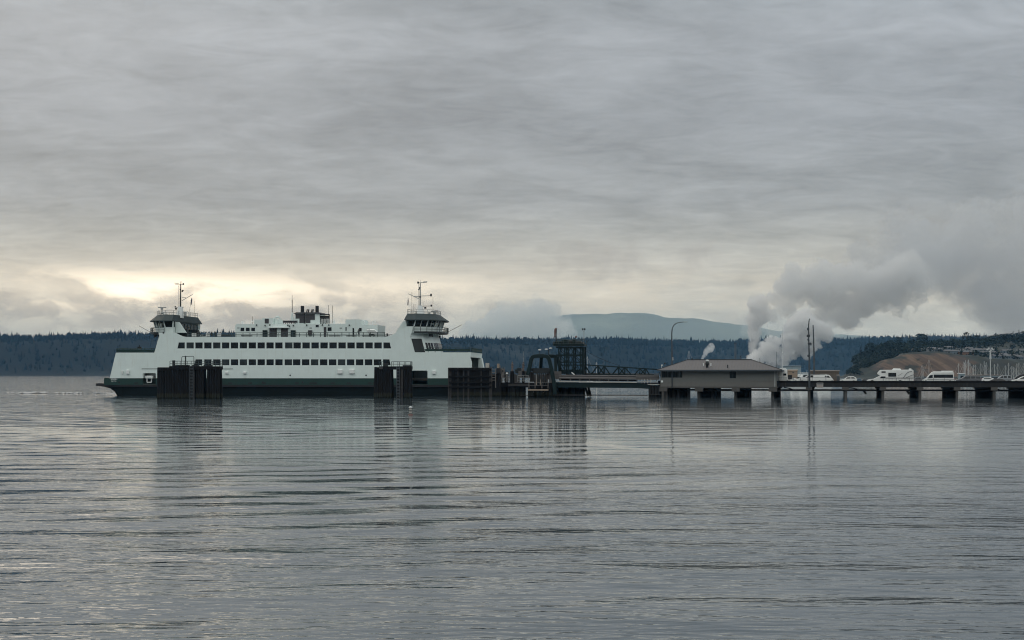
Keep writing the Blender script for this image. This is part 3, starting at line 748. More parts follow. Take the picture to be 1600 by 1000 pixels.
# cabin ends, wheelhouses, masts
def frontring(xo, bulge, d0, d1):
    t_ = [0, .075, .2, .38, .62, .8, .925, 1]; k = [0, .56, .88, 1, 1, .88, .56, 0]
    return [(xo + bulge * kk, d0 + (d1 - d0) * tt) for tt, kk in zip(t_, k)]
def off(pts, c, o_):
    out = []
    for x, y in pts:
        v = Vector((x - c[0], y - c[1])); l = v.length; v = v / l * (l + o_); out.append((c[0] + v.x, c[1] + v.y))
    return out
def ring3(pts, z, f): return [(f(x), y, z) for x, y in pts]
for s_ in (1, -1):
    f = (lambda x: x) if s_ == 1 else mir
    fr = frontring(FF.X(646.5), 4.6, .35, W - .35)
    c0 = (FF.X(646.5) - 4, MID)
    # cabin front, two tiers
    body = [(FF.X(636), .3)] + fr + [(FF.X(636), W - .3)]
    lean = [(x - .9, y) for x, y in fr]
    MB().rings([ring3([(FF.X(636), .3)] + fr + [(FF.X(636), W - .3)], z_fd - .1, f), ring3([(FF.X(636), .3)] + lean + [(FF.X(636), W - .3)], Z(526), f), ring3([(FF.X(636), .3)] + [(x - 1.2, y) for x, y in fr] + [(FF.X(636), W - .3)], Z(521.5), f)]).build('cabin_front', M['white'], ferry)
    # door recess and slit windows on the front facets
    def facet(i, t0, t1, za, zb, o_=.06, base=fr, ln=.9):
        a, b_ = Vector(base[i]), Vector(base[i + 1]); pts = []
        nrm = Vector((b_.y - a.y, -(b_.x - a.x))).normalized() * o_
        for tt, zz_ in ((t0, za), (t1, za), (t1, zb), (t0, zb)):
            q = a.lerp(b_, tt) + nrm; lx = ln * (zz_ - z_fd) / (Z(526) - z_fd)
            pts.append((f(q.x - lx), q.y, zz_))
        n2 = [(p[0] - s_ * .12, p[1], p[2]) for p in pts]
        return MB().rings([n2, pts])
    facet(0, .1, .85, z_fd, Z(529.5)).build('side_door', M['dark'], ferry)
    for i in range(1, 6):
        for q in range(3):
            facet(i, .08 + q * .31, .30 + q * .31, Z(545.5), Z(535.5)).build('front_window', M['glass'], ferry)
    # wheelhouse
    z0, zs, zh, zr = Z(520.5), Z(510.3), Z(501), Z(490.3)
    wf_ = frontring(FF.X(645.5), 4.4, .35, W - .35)
    back = FF.X(633.8)
    ring = [(back, .35)] + wf_ + [(back, W - .35)]
    cc = ((back + FF.X(645.5)) / 2 + .8, MID)
    MB().rings([ring3(ring, z0, f), ring3([(x + (.12 if 0 < i < len(ring)-1 else 0), y) for i, (x, y) in enumerate(ring)], zs, f)]).build('wheelhouse_wall', M['white'], ferry)
    top = [(x + (.5 if 0 < i < len(ring) - 1 else 0), y) for i, (x, y) in enumerate(ring)]
    bot = [(x + (.12 if 0 < i < len(ring)-1 else 0), y) for i, (x, y) in enumerate(ring)]
    n = len(ring)
    for i in range(n):
        a0, a1 = Vector((f(bot[i][0]), bot[i][1], zs)), Vector((f(top[i][0]), top[i][1], zh))
        j = (i + 1) % n
        b0, b1 = Vector((f(bot[j][0]), bot[j][1], zs)), Vector((f(top[j][0]), top[j][1], zh))
        MB().tube(a0, a1, .15, 5).build('window_post', M['white'], ferry)
        seg = max(1, round((b0 - a0).length / 1.55)); 
        for k in range(seg):
            q0, q1, q2, q3 = a0.lerp(b0, k / seg), a0.lerp(b0, (k + 1) / seg), a1.lerp(b1, (k + 1) / seg), a1.lerp(b1, k / seg)
            if k: MB().tube(q0, q3, .09, 5).build('window_post', M['white'], ferry)
            MB().add([q0, q1, q2, q3], [(0, 1, 2, 3)]).build('wheelhouse_window', M['see'], ferry)
    MB().bb(min(f(back + 1.6), f(back + 3.4)), max(f(back + 1.6), f(back + 3.4)), 3, W - 3, zs - .2, zs + .9).build('bridge_console', M['dark'], ferry)
    MB().rings([ring3(off(top, cc, 1.15), zh, f), ring3(off(top, cc, 1.1), zh + .16, f), ring3(off(top, cc, -.9), zr, f)]).build('wheelhouse_roof', M['roofg'], ferry)
    rt = off(top, cc, -1.0)
    railing(MB(), ring3(rt + [rt[0]], zr, f), Z(487.2) - Z(490.3) + .5, 1.7, (1.0, .5), .035, .045).build('roof_railing', M['galv'], ferry)
    # bridge wing balcony
    wr = off(wf_, cc, 1.5)
    bal = [(FF.X(647), -.05)] + [p for p in wr[1:-1]] + [(FF.X(647), W + .05)]
    MB().rings([ring3(bal, Z(520.6), f), ring3(bal, Z(518.2), f)]).build('bridge_wing', M['dark'], ferry)
    railing(MB(), ring3(bal, Z(518.4), f), Z(511) - Z(518.4), 1.45, (1.0, .5), .05, .06).build('bridge_wing_railing', M['rail'], ferry)
    soff = [(FF.X(640), .5)] + [(x - .9, y) for x, y in off(wf_, cc, .3)] + [(FF.X(640), W - .5)]
    soff2 = [(FF.X(640), .5)] + [(x - 2.0, y) for x, y in wf_] + [(FF.X(640), W - .5)]
    MB().rings([ring3(soff2, Z(526.2), f), ring3(soff, Z(520.7), f)]).build('wing_support', M['white'], ferry)
    for d_ in (2.2, 4.5, 7, 12, 15):
        q = (f(FF.X(646) + 3.2), d_, Z(524))
        MB().bb(q[0]-.25, q[0]+.25, d_-.25, d_+.25, q[2]-.3, q[2]+.3).build('deck_light', M['dark'], ferry)
    # stair gusset; inboard wall coloured dark for shade, as it faces away from light
    gx0 = back - .1
    MB().plate([(f(gx0), Z(501.5)), (f(gx0 - .8), Z(502)), (f(gx0 - 2.4), Z(519)), (f(gx0), Z(519))], 1.9, 2.15).build('stair_gusset', M['white'], ferry)
    MB().bb(min(f(back - .25), f(back - .05)), max(f(back - .25), f(back - .05)), 2.4, W - 2.4, z_ud, Z(501.2)).build('aft_bulkhead', M['tgreen'], ferry)
    for k in range(6):
        y0 = 3 + k * 2.2
        MB().bb(min(f(back - .32), f(back - .25)), max(f(back - .32), f(back - .25)), y0, y0 + 1.5, Z(515), Z(504)).build('aft_window', M['see'], ferry)
    for y0 in (5.2, 12.6):
        MB().bb(min(f(back - 1.5), f(back - .3)), max(f(back - 1.5), f(back - .3)), y0, y0 + 1.2, z_ud, z_ud + 2.0).build('deck_locker', M['dark'], ferry)
    # whisker boom
    a = (f(FF.X(646) + 6.0), MID - 2, Z(519)); MB().tube(a, (f(FF.X(646) + 9.4), MID - 2.4, Z(506.5)), .045, 5).build('boom', M['dark'], ferry)

def onmast(px, py, d): x, z = FF.at(px, py, d); return (x, d, z)
# right mast
dm = 6.5
def segs(mb, lst, r, d=dm):
    for a, b_ in lst: mb.tube(onmast(*a, d), onmast(*b_, d), r, 6)
    return mb
b0, b1 = onmast(657.5, 491, dm), onmast(656.5, 477.5, dm)
mt = MB().rings([[(b0[0]-.75, dm-.7, b0[2]), (b0[0]+.75, dm-.7, b0[2]), (b0[0]+.75, dm+.7, b0[2]), (b0[0]-.75, dm+.7, b0[2])], [(b1[0]-.4, dm-.4, b1[2]), (b1[0]+.35, dm-.4, b1[2]), (b1[0]+.35, dm+.4, b1[2]), (b1[0]-.4, dm+.4, b1[2])]])
mast = mt.build('mast', M['trim'], ferry)
m_ = MB().tube(onmast(656.6, 478, dm), onmast(656.8, 441.5, dm), .16, 8, .10); m_.tube(onmast(656.8, 441.5, dm), onmast(656.8, 437, dm), .03)
m_.build('mast_pole', M['galv'], mast)
segs(MB(), [((653, 442), (667, 441)), ((658, 462.5), (674.5, 462)), ((660, 478.3), (674.5, 478)), ((661, 440.5), (667.5, 440)), ((638, 459), (655.5, 467.3)), ((646, 463), (656, 463.2)), ((654.5, 443), (654.5, 491))], .07).build('yardarm', M['galv'], mast)
segs(MB(), [((653.2, 440), (653.2, 443)), ((673.5, 459), (673.5, 463)), ((674, 476), (674, 479)), ((656.7, 450), (655, 450)), ((656.5, 465), (656.5, 463)), ((663, 481), (666, 481)), ((654.5, 453), (654.5, 452))], .2).build('navigation_light', M['dark'], mast)
segs(MB(), [((643.5, 456), (643.5, 488)), ((676.5, 464), (676.5, 487)), ((646.5, 475), (646.5, 489)), ((648.5, 475), (648.5, 489)), ((661, 472), (661, 480))], .028).build('whip_antenna', M['dark'], ferry)
segs(MB(), [((673.5, 486.3), (684, 486.0)),], .13).tube(onmast(679, 486, dm), onmast(679.5, 491, dm), .35, 8).tube(onmast(670.5, 488, dm), onmast(671, 491, dm), .25, 6).build('radar', M['galv'], ferry)
flg = [onmast(637.6, 465, dm), onmast(638.4, 470, dm), onmast(637.9, 477, dm), onmast(636.4, 477, dm), onmast(637.0, 470, dm)]
MB().add(flg + [(x, y + .12, z) for x, y, z in flg], [(0, 1, 2, 3, 4), (9, 8, 7, 6, 5)] + [(i, (i+1) % 5, 5 + (i+1) % 5, 5 + i) for i in range(5)]).build('flag', M['flag'], ferry)
# left mast
dm2 = 6.0
b0, b1 = onmast(282, 497, dm2), onmast(282, 479.5, dm2)
mast = MB().rings([[(b0[0]-.75, dm2-.7, b0[2]), (b0[0]+.55, dm2-.7, b0[2]), (b0[0]+.55, dm2+.7, b0[2]), (b0[0]-.75, dm2+.7, b0[2])], [(b1[0]-.42, dm2-.4, b1[2]), (b1[0]+.38, dm2-.4, b1[2]), (b1[0]+.38, dm2+.4, b1[2]), (b1[0]-.42, dm2+.4, b1[2])]]).build('mast', M['trim'], ferry)
MB().tube(onmast(282, 480, dm2), onmast(282.4, 444, dm2), .17, 8, .11).tube(onmast(282.6, 444, dm2), onmast(282.8, 439.5, dm2), .08).build('mast_pole', M['dark'], mast)
segs(MB(), [((274, 444), (286.5, 444)), ((272.5, 442.3), (279, 442.6)), ((275, 480.3), (287, 480)), ((284, 470), (301, 460)), ((284.5, 465), (291, 465.3)), ((279.5, 446), (279.5, 480))], .065, dm2).build('yardarm', M['galv'], mast)
segs(MB(), [((286.5, 442.5), (286.5, 445)), ((284, 455.5), (286.5, 453.5)), ((282, 453), (282, 451.5)), ((282, 467.5), (282, 466)), ((274, 478.5), (274, 480.5)), ((273.5, 482.5), (276.5, 482.5))], .18, dm2).build('navigation_light', M['dark'], mast)
segs(MB(), [((251.5, 464), (251.5, 480)), ((303.6, 470), (303.6, 495)), ((297.5, 477), (295, 490))], .028, dm2).build('whip_antenna', M['dark'], ferry)
segs(MB(), [((246.8, 480.4), (259.5, 480.4))], .11, dm2).tube(onmast(253, 480.5, dm2), onmast(253, 484, dm2), .3, 8).tube(onmast(253, 484, dm2), onmast(250.5, 493, dm2), .07).tube(onmast(253, 484, dm2), onmast(256, 493, dm2), .07).tube(onmast(251.5, 489, dm2), onmast(255, 489, dm2), .3).build('radar', M['galv'], ferry)
segs(MB(), [((286.5, 487.6), (293.8, 487.4))], .09, dm2).tube(onmast(289.5, 487.5, dm2), onmast(289.5, 494, dm2), .3, 8).build('radar', M['galv'], ferry)
flg = [onmast(299.8, 464.5, dm2), onmast(300.2, 469, dm2), onmast(299, 476, dm2), onmast(297.6, 477, dm2), onmast(298.2, 469, dm2)]
MB().add(flg + [(x, y + .12, z) for x, y, z in flg], [(0, 1, 2, 3, 4), (9, 8, 7, 6, 5)] + [(i, (i+1) % 5, 5 + (i+1) % 5, 5 + i) for i in range(5)]).build('flag', M['flag'], ferry)

# machinery house on the sun deck
dh = 5.2
hpts = [(367.5, 527), (367.5, 508), (369.5, 506.2), (397.3, 506.2), (397.3, 499.2), (409.3, 499.2), (409.3, 497.2), (426, 497.2), (426, 506.2), (539.8, 506), (539.8, 499), (563.2, 499), (563.2, 507.4), (590.2, 507.6), (590.2, 527)]
house = MB().plate([FF.at(x, y, dh) for x, y in hpts], dh, dh + 8.6).build('deck_house', M['white'], ferry)
def panel(name, mat, x0, y0, x1, y1, par, d=dh, th=.06):
    a = FF.at(x0, y1, d); b_ = FF.at(x1, y0, d); return MB().bb(a[0], b_[0], d - th, d - .002, a[1], b_[1]).build(name, mat, par)
for x0, x1 in ((376, 381.6), (384.4, 390), (392.8, 398.4)): panel('window', M['glass'], x0, 512, x1, 517.2, house)
for q in ((512, 511.4, 518, 517), (493.4, 507.6, 498, 511), (561, 512.4, 565, 517.6), (540, 511, 541.5, 517)): panel('window', M['glass'], *q, house)
panel('louvre', M['louvre'], 413.8, 498, 420, 505.2, house)
for x0, x1 in ((421, 432.6), (439, 450)): panel('roller_door', M['louvre'], x0, 513, x1, 526.6, house)
panel('door_canopy', M['trim'], 420, 511.4, 453, 512.6, house, dh, .7)
for q in ((411.2, 516, 418, 526.6), (455, 516, 462, 526.6), (482, 516, 488, 523.5)): panel('locker', M['tgreen'] if q[0] < 470 else M['louvre'], *q, house, dh, .5)
panel('door', M['louvre'], 506, 511, 510, 526.6, house); panel('door', M['glass'], 551, 512.6, 553.4, 526, house)
for x, y in ((414.5, 508.5), (458.5, 508.5), (401, 507.8), (422, 507.8), (450, 508.2), (452.5, 509.6), (479.5, 508), (504, 507.6), (514, 507.8), (546, 508)):
    panel('wall_lamp', M['dark'], x - .7, y - 1, x + .7, y + 1.1, house, dh, .3)
for x, y in ((372.5, 512.4), (485.5, 512.4), (532.5, 512.6)): panel('name_plate', M['louvre'], x - 1.8, y - .5, x + 1.8, y + .5, house, dh, .05)
panel('boat_stripe', M['dark'], 573, 513.8, 581, 514.6, house)
# funnel
fd = 6.2
fz = [FF.at(x, y, fd) for x, y in [(459, 506), (461.5, 490), (499, 490), (500.5, 506)]]
fun = MB().plate(fz, fd, fd + 5.8).build('funnel', M['white'], ferry)
for q in ((462, 491, 476, 497.8), (468, 497.8, 476, 504.8), (477.4, 491, 492, 499.8), (477.4, 499.8, 485, 504.8)): panel('louvre', M['louvre'], *q, fun, fd)
panel('rib', M['black'], 475.2, 488, 477.0, 505.4, fun, fd, .2)
a = FF.at(457.8, 490.2, fd - .3); b_ = FF.at(502, 488.4, fd - .3)
MB().rings([[(a[0], fd - .3, a[1]), (b_[0], fd - .3, a[1]), (b_[0], fd + 6.1, a[1]), (a[0], fd + 6.1, a[1])], [(a[0] + .7, fd, b_[1] + .1), (b_[0] - .7, fd, b_[1] + .1), (b_[0] - .7, fd + 5.8, b_[1] + .1), (a[0] + .7, fd + 5.8, b_[1] + .1)]]).build('funnel_cap', M['black'], fun)
for x in (472.5, 495.5):
    p, q = FF.at(x, 489, 8.5), FF.at(x, 478, 8.5); MB().tube((p[0], 8.5, p[1]), (q[0], 8.5, q[1]), .38, 12).build('exhaust_stack', M['black'], fun)
for x in (479, 481.5, 486.5, 488.5):
    p, q = FF.at(x, 489, 8.5), FF.at(x + 1.2, 483.2, 8.5); MB().tube((p[0], 8.5, p[1]), (q[0], 8.5, q[1]), .13, 8).build('exhaust_pipe', M['black'], fun)
fr_ = MB()
for a, b_ in (((500, 491.2), (514.5, 491.2)), ((514.3, 491), (514.3, 505.5)), ((500, 494), (514.5, 494)), ((499.5, 496), (514.5, 496)), ((501, 496), (501, 506)), ((505, 496), (505, 506)), ((509, 496), (509, 506))):
    fr_.tube(onmast(*a, 6.5), onmast(*b_, 6.5), .13, 5)
fr_.bb(onmast(499.5, 494, 7)[0], onmast(514.3, 494, 7)[0], 6.6, 7.6, onmast(500, 498, 7)[2], onmast(500, 494, 7)[2])
fr_.build('pipe_rack', M['dark'], ferry)
for x in (503.5, 508, 512.5):
    c = FF.at(x, 502, 6.3); MB().lathe([(.3, c[1] - .5), (.34, c[1]), (.3, c[1] + .5)], c[0], 6.3, 10).build('gas_bottle', M['galv'], ferry)
g_ = MB(); 
for x in range(443, 464, 3): g_.tube(onmast(x, 506, dh + .8), onmast(x, 501.3, dh + .8), .07, 5)
for y in (501.5, 503.3): g_.tube(onmast(442, y, dh + .8), onmast(465, y, dh + .8), .09, 5)
g_.bar(onmast(442.5, 503, dh + 1.2), onmast(464, 503, dh + 1.2), .5, .35)
g_.build('roof_gear', M['louvre'], ferry)
segs(MB(), [((456.6, 468), (456.6, 492))], .09, 6.5).tube(onmast(456.8, 461, 6.5), onmast(456.6, 468, 6.5), .03).tube(onmast(456.6, 492, 6.5), onmast(455.5, 506, 6.5), .05).build('tall_antenna', M['dark'], ferry)
MB().rings([[(onmast(453.6, 505, 6.5)[0], 6.2, onmast(0, 505.5, 6.5)[2]), (onmast(459.5, 505, 6.5)[0], 6.2, onmast(0, 505.5, 6.5)[2]), (onmast(459.5, 505, 6.5)[0], 6.8, onmast(0, 505.5, 6.5)[2])],
            [(onmast(456.2, 490, 6.5)[0], 6.3, onmast(0, 490, 6.5)[2]), (onmast(457, 490, 6.5)[0], 6.3, onmast(0, 490, 6.5)[2]), (onmast(457, 490, 6.5)[0], 6.6, onmast(0, 490, 6.5)[2])]]).build('antenna_base', M['white'], ferry)
segs(MB(), [((513.4, 476.5), (513.4, 491)), ((519.6, 477.5), (519.6, 505)), ((394.3, 494.5), (394.3, 506))], .045, 6.5).build('whip_antenna', M['dark'], ferry)
MB().bb(onmast(520.4, 0, 6.5)[0], onmast(523, 0, 6.5)[0], 6.3, 7, Z(507, 520, 6.5), Z(501, 520, 6.5)).build('locker', M['trim'], ferry)
# cowl vents: inverted J pipes
for x, y, w_, r_ in ((377, 504, 4.5, .10), (393, 504, 4.5, .10), (565.5, 503.4, 4.5, .12), (582, 503.4, 4.5, .12), (430.5, 497.6, 6.5, .22)):
    p0 = FF.at(x, y, 6.5); rr = w_ / 7.3 / 2; pts = [(p0[0], 6.5, FF.at(x, 507, 6.5)[1])]
    for k in range(7):
        q = math.pi * (1 - k / 6.0); pts.append((p0[0] + rr + rr * math.cos(q), 6.5, p0[1] + rr * .8 * math.sin(q)))
    pts.append((pts[-1][0], 6.5, pts[-1][2] - .35))
    MB().path(pts, r_, 7).build('vent_cowl', M['white'] if r_ > .2 else M['trim'], ferry)
# deck benches, rescue boat with davit
for x0, x1 in ((377, 393), (346, 360), (314, 326), (514, 531), (541, 555), (566, 579)):
    a = FF.at(x0, 525.6, 2.2); b_ = FF.at(x1, 524.2, 2.2); MB().bb(a[0], b_[0], 2, 2.9, a[1], b_[1] + .05).build('deck_bench', M['dark'], ferry)
rb = []
for x, hw, zt_, zb_ in ((573, .25, 514.6, 519), (578, .75, 514.0, 521), (586, .9, 514.6, 523), (590, .6, 518, 523.5)):
    a = FF.at(x, zt_, 3.5); b_ = FF.at(x, zb_, 3.5)
    rb.append([(a[0], 3.5 - hw, a[1] - .2), (a[0], 3.5, a[1]), (a[0], 3.5 + hw, a[1] - .2), (a[0], 3.5 + hw * .7, b_[1]), (a[0], 3.5 - hw * .7, b_[1])])
MB().rings(rb).build('rescue_boat', M['trim'], ferry)
segs(MB(), [((577, 526), (577, 518)), ((577, 518), (583, 517)), ((584, 526), (587, 517)), ((578, 521), (586, 524)), ((577, 518), (577, 514))], .12, 3.2).build('davit', M['dark'], ferry)
MB().bb(onmast(576.5, 0, 3.2)[0], onmast(582, 0, 3.2)[0], 3, 3.8, Z(524, 580, 3), Z(519, 580, 3)).build('davit_winch', M['dark'], ferry)
for x in (337, 331, 312): 
    c = FF.at(x, 526, 1.5); MB().tube((c[0], 1.5, c[1]), (c[0], 1.5, c[1] + 1.1), .16, 7, .1).build('deck_ventilator', M['dark'], ferry)
for x0, x1 in ((300, 306), (322, 327), (340, 345), (604, 606)):
    a = FF.at(x0, 526, 2.0); b_ = FF.at(x1, 521, 2.0); MB().bb(a[0], b_[0], 1.8, 2.4, a[1], b_[1]).build('life_jacket_box', M['trim'] if x0 != 604 else M['dark'], ferry)
# name on the bow bulwark
def text(s, size, loc, mat, par, rx=90, rz=0, name='lettering'):
    cu = bpy.data.curves.new(name, 'FONT'); cu.body = s; cu.size = size; cu.extrude = .01; cu.align_x = 'CENTER'; cu.align_y = 'CENTER'
    cu.materials.append(mat); o = bpy.data.objects.new(name, cu); COL.objects.link(o); o.parent = par
    bpy.context.view_layer.update()
    me = bpy.data.meshes.new_from_object(o.evaluated_get(bpy.context.evaluated_depsgraph_get())); bpy.data.objects.remove(o)
    me.materials.clear(); me.materials.append(mat)
    o = bpy.data.objects.new(name, me); COL.objects.link(o); o.parent = par
    o.location = loc; o.rotation_euler = (R(rx), 0, R(rz)); return o
c = fp(178.3, 592.6); text('SALISH', .48, (c[0], -.075, c[1]), M['trim'], ferry)
c = fp(178.0, 595.6); text('SEATTLE', .30, (c[0], -.075, c[1]), M['trim'], ferry)
# crew member at the rail
c = FF.at(560.6, 526.3, 1.0)
pr = thing('person', 'person in dark clothing standing at the sun deck railing of the ferry', 'person', FF.w(c[0], 1.0, z_ud - .08), R(10))
mkfig(pr)
# ------------------------------------------------------------------ pier
PF = Frame(1215, 298, 12.4)
def pz(py, px=1215, d=0.0): return PF.at(px, py, d)[1]
zt_, zb_, zd = 3.44, 2.2, 2.78
PW = 38.0
pier = thing('pier', 'long dark concrete pier on piles carrying a vehicle deck across the right side', 'pier', PF.o, -PF.t)
x_a, x_b = PF.X(1028), PF.X(1600) + 30
MB().bb(x_a, x_b, .35, PW - .35, zb_ + .25, zd).build('deck', M['conc'], pier)
MB().bb(x_a, x_b, 0, .34, zb_, zd + .30).build('edge_girder', M['fascia'], pier)
MB().bb(x_a, x_b, PW - .34, PW, zb_, zd + .30).build('edge_girder', M['fascia'], pier)
MB().bb(x_a, x_b, -.06, .42, zd + .302, zt_).build('kerb', M['timber'], pier)
MB().bb(x_a, x_b, PW - .42, PW + .06, zd + .302, zt_).build('kerb', M['timber'], pier)
bents = [1035, 1091.5, 1149, 1207, 1264, 1321.5, 1379.5, 1437.5, 1495.5, 1553.5, 1612, 1670]
rest = MB()
for px in bents:
    x = PF.X(px)
    MB().bb(x - .62, x + .62, -.25, PW + .1, zb_ - .62, zb_ - .004).build('pile_cap', M['conc'], pier)
    for i, d_ in enumerate([.35 + 1.55 * k for k in range(25)]):
        r_ = random.uniform(.27, .33)
        dst = MB() if i < 4 else rest
        dst.tube((x + random.uniform(-.05, .05), d_, -2), (x, d_, zb_ - .62), r_, 9)
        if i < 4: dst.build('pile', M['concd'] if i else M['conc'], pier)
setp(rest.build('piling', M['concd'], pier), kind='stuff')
# longitudinal pipe and brace, hangers under the deck
pm = MB(); zp = pz(609.4)
MB().tube((x_a, 1.2, zp), (x_b, 1.2, zp), .17, 8).build('utility_pipe', M['timber'], pier)
for px, kx in ((1231, 1), (1333, 1), (1555, 1), (1493, 1)):
    x = PF.X(px); MB().path([(x - .8, .9, zb_ - .1), (x + .1, .9, zb_ - .25), (x + .9, .9, zp + .1)], .12, 6).build('pipe_bend', M['timber'], pier)
for px in (1351, 1419):
    x = PF.X(px); MB().bar((x - .25, .8, zp), (x + .3, .8, zp - .75), .4, .45).build('hanging_bracket', M['timber'], pier)
for px0, px1 in ((1091, 1143), (1208, 1268)):
    MB().bar((PF.X(px0), .6, pz(611)), (PF.X(px1), .6, pz(611)), .1, .08).build('walkway_beam', M['grail'], pier)
# low rail along the kerb
def fence(x0, x1, d_, h, post, name, label, base=zt_, r=.03, rails=(1.0, .5), mat='lamp', baluster=None):
    root = thing(name, label, 'railing', PF.w(x0, d_, base), -PF.t); mb = MB(); L = x1 - x0
    for k in rails: MB().tube((0, 0, h * k), (L, 0, h * k), r, 5).build('rail', M[mat], root)
    n = max(1, round(L / post))
    for i in range(n + 1): MB().tube((L * i / n, 0, -.05), (L * i / n, 0, h), r * 1.2, 5).build('post', M[mat], root)
    if baluster:
        for i in range(int(L / baluster)): mb.tube(((i + .5) * baluster, 0, 0), ((i + .5) * baluster, 0, h), r * .45, 4)
        mb.build('balusters', M[mat], root)['kind'] = 'stuff'
    return root
fence(PF.X(1380), PF.X(1442), .2, .62, 2.2, 'railing', 'thin low railing on the pier edge in front of the camper van', rails=(1.0,), baluster=.28)
fence(PF.X(1442.6), PF.X(1492), .2, .62, 2.2, 'railing', 'thin low railing on the pier edge in front of the white van', rails=(1.0,))
fence(PF.X(1217), PF.X(1262), .2, .72, 1.4, 'railing', 'dark low railing on the pier edge beside the terminal building', r=.035, rails=(1.0, .5))
fence(PF.X(1269), PF.X(1312), .2, .62, 2.4, 'railing', 'thin low railing on the pier edge in front of the white pickup truck', rails=(1.0,))
# notice board
x0, x1 = PF.X(1276), PF.X(1286.3)
sg = thing('notice_board', 'weathered white notice board with faint black and red lines fixed to the pier edge', 'sign', PF.w((x0 + x1) / 2, -.08, pz(606)), -PF.t)
w_, h_ = x1 - x0, pz(598) - pz(606)
MB().bb(-w_/2, w_/2, -.05, 0, 0, h_).build('board', M['pale'], sg)
MB().bb(-w_/2 + .08, w_/2 - .08, -.062, -.052, h_ * .66, h_ * .94).build('heading_band', material('board_grey', (.13, .13, .135), .8, .1, 2), sg)
for k, cc_ in enumerate(('dark', 'red', 'dark')):
    MB().bb(-w_/2 + .14, w_/2 - .14, -.060, -.052, h_ * (.5 - .16 * k), h_ * (.5 - .16 * k) + .045).build('text_line', M[cc_], sg)

def pole(name, label, cat, frame, px, d, segs_, mat, group=None, extra=None):
    """segs_: (px,py,radius) down to up"""
    x0, z0 = frame.at(px, segs_[0][1], d)
    rt = thing(name, label, cat, frame.w(x0, d, z0), -frame.t, group)
    pts = []
    for a, b_, r_ in segs_:
        x, z = frame.at(a, b_, d); pts.append((Vector((x - x0, 0, z - z0)), r_))
    mb = MB()
    for (p, r1), (q, r2) in zip(pts, pts[1:]): mb.tube(p, q, r1, 8, r2)
    mb.build('pole', M[mat], rt)
    if extra:
        for nm, prts, mt_ in extra:
            mb = MB()
            for a, b_, rad, hh in prts:
                x, z = frame.at(a, b_, d); mb.lathe([(rad * .6, z - z0 - hh / 2), (rad, z - z0 - hh * .2), (rad, z - z0 + hh * .3), (rad * .5, z - z0 + hh / 2)], x - x0, 0, 8)
            mb.build(nm, M[mt_], rt)
    return rt
mk = lambda nm, lst, mt_: [(nm, [q], mt_) for q in lst]
pole('lamp_post', 'tallest dark lamp post with boxes, at the pier edge right of the terminal', 'lamp post', PF, 1264.5, -.6,
     [(1264.6, 606, .22), (1264.6, 560, .17), (1263.6, 528, .13), (1263.5, 508, .11), (1264.3, 500, .10), (1265.2, 498, .09)], 'lamp',
     extra=mk('equipment_box', [(1262.6, 514, .22, .5), (1262.4, 524.7, .26, .5), (1264, 524.7, .22, .5), (1263, 530.5, .2, .4), (1264, 537, .25, .5), (1267, 537.5, .16, .6), (1263.2, 556, .22, .5)], 'lamp'))
pole('lamp_post', 'shorter plain dark lamp post just right of the tallest one', 'lamp post', PF, 1272, 9,
     [(1272, 596, .2), (1272, 560, .17), (1271, 520, .12), (1270.4, 508, .10)], 'lamp', extra=mk('equipment_box', [(1272, 561, .2, .8), (1271.8, 565, .2, .4)], 'lamp'))
pole('lamp_post', 'curved-arm street lamp rising behind the left end of the terminal roof', 'lamp post', PF, 1050, 12,
     [(1050, 597, .2), (1050, 560, .16), (1049.6, 520, .13), (1050.5, 513, .11), (1053, 508, .10), (1057, 505, .09), (1062, 503.7, .08), (1069, 503.0, .07)], 'lamp',
     extra=[('lamp_head', [(1070.5, 503.1, .42, .14), (1072.5, 503.0, .3, .1)], 'galv')] + mk('equipment_box', [(1050.9, 559.5, .2, .35), (1051, 562, .2, .35)], 'galv'))
pole('downpipe', 'thin dark downpipe pole standing against the terminal wall under its left windows', 'pole', PF, 1050, -1.55, [(1050.2, 606, .12), (1050.2, 579, .12)], 'lamp')
pole('flagpole', 'slim white flagpole with a thin antenna top by the right end of the terminal', 'flagpole', PF, 1222.6, 3,
     [(1222.4, 597, .09), (1222.6, 553, .07), (1222.9, 540, .04), (1223, 508, .03)], 'gel', extra=[('truck_ball', [(1222.7, 552, .14, .4)], 'gel')])
pole('antenna', 'short thin dark antenna showing above the right slope of the terminal roof', 'antenna', PF, 1187, 8, [(1187, 580, .05), (1187.4, 559, .04)], 'dark')
pole('antenna', 'thin grey mast between the terminal roof and the slim white flagpole', 'antenna', PF, 1213, 12, [(1213.6, 590, .05), (1213.6, 550, .035)], 'lamp')

M['tglass'] = glass('terminal_glass', (.02, .03, .035), .6)
# ------------------------------------------------------------------ terminal building
D0, D1 = -1.4, 9.0
def tb(px, py, d=D0): return PF.at(px, py, d)
wx0, wx1 = tb(1032, 0)[0], tb(1213.5, 0)[0]; wz0, wz1 = tb(1100, 604)[1], tb(1100, 578.3)[1]
T = thing('terminal_building', 'single-storey grey-brown ferry terminal with a ribbed hip roof standing on the pier', 'building', PF.w(wx0, D0, 0), -PF.t)
def tx(px, d=D0): return PF.X(px, d) - wx0
LW = wx1 - wx0; DP = D1 - D0
winr = [(1034, 579.4, 1050, 590), (1050.8, 579.4, 1066, 590), (1140, 580, 1150, 591)]
holes = []
for a, b_, c, d_ in winr:
    z0, z1 = tb(a, d_)[1], tb(a, b_)[1]; holes.append([(tx(a), z0), (tx(c), z0), (tx(c), z1), (tx(a), z1)])
MB().plate([(0, wz0), (LW, wz0), (LW, wz1), (0, wz1)], 0, .25, holes=holes).build('front_wall', M['wall'], T)
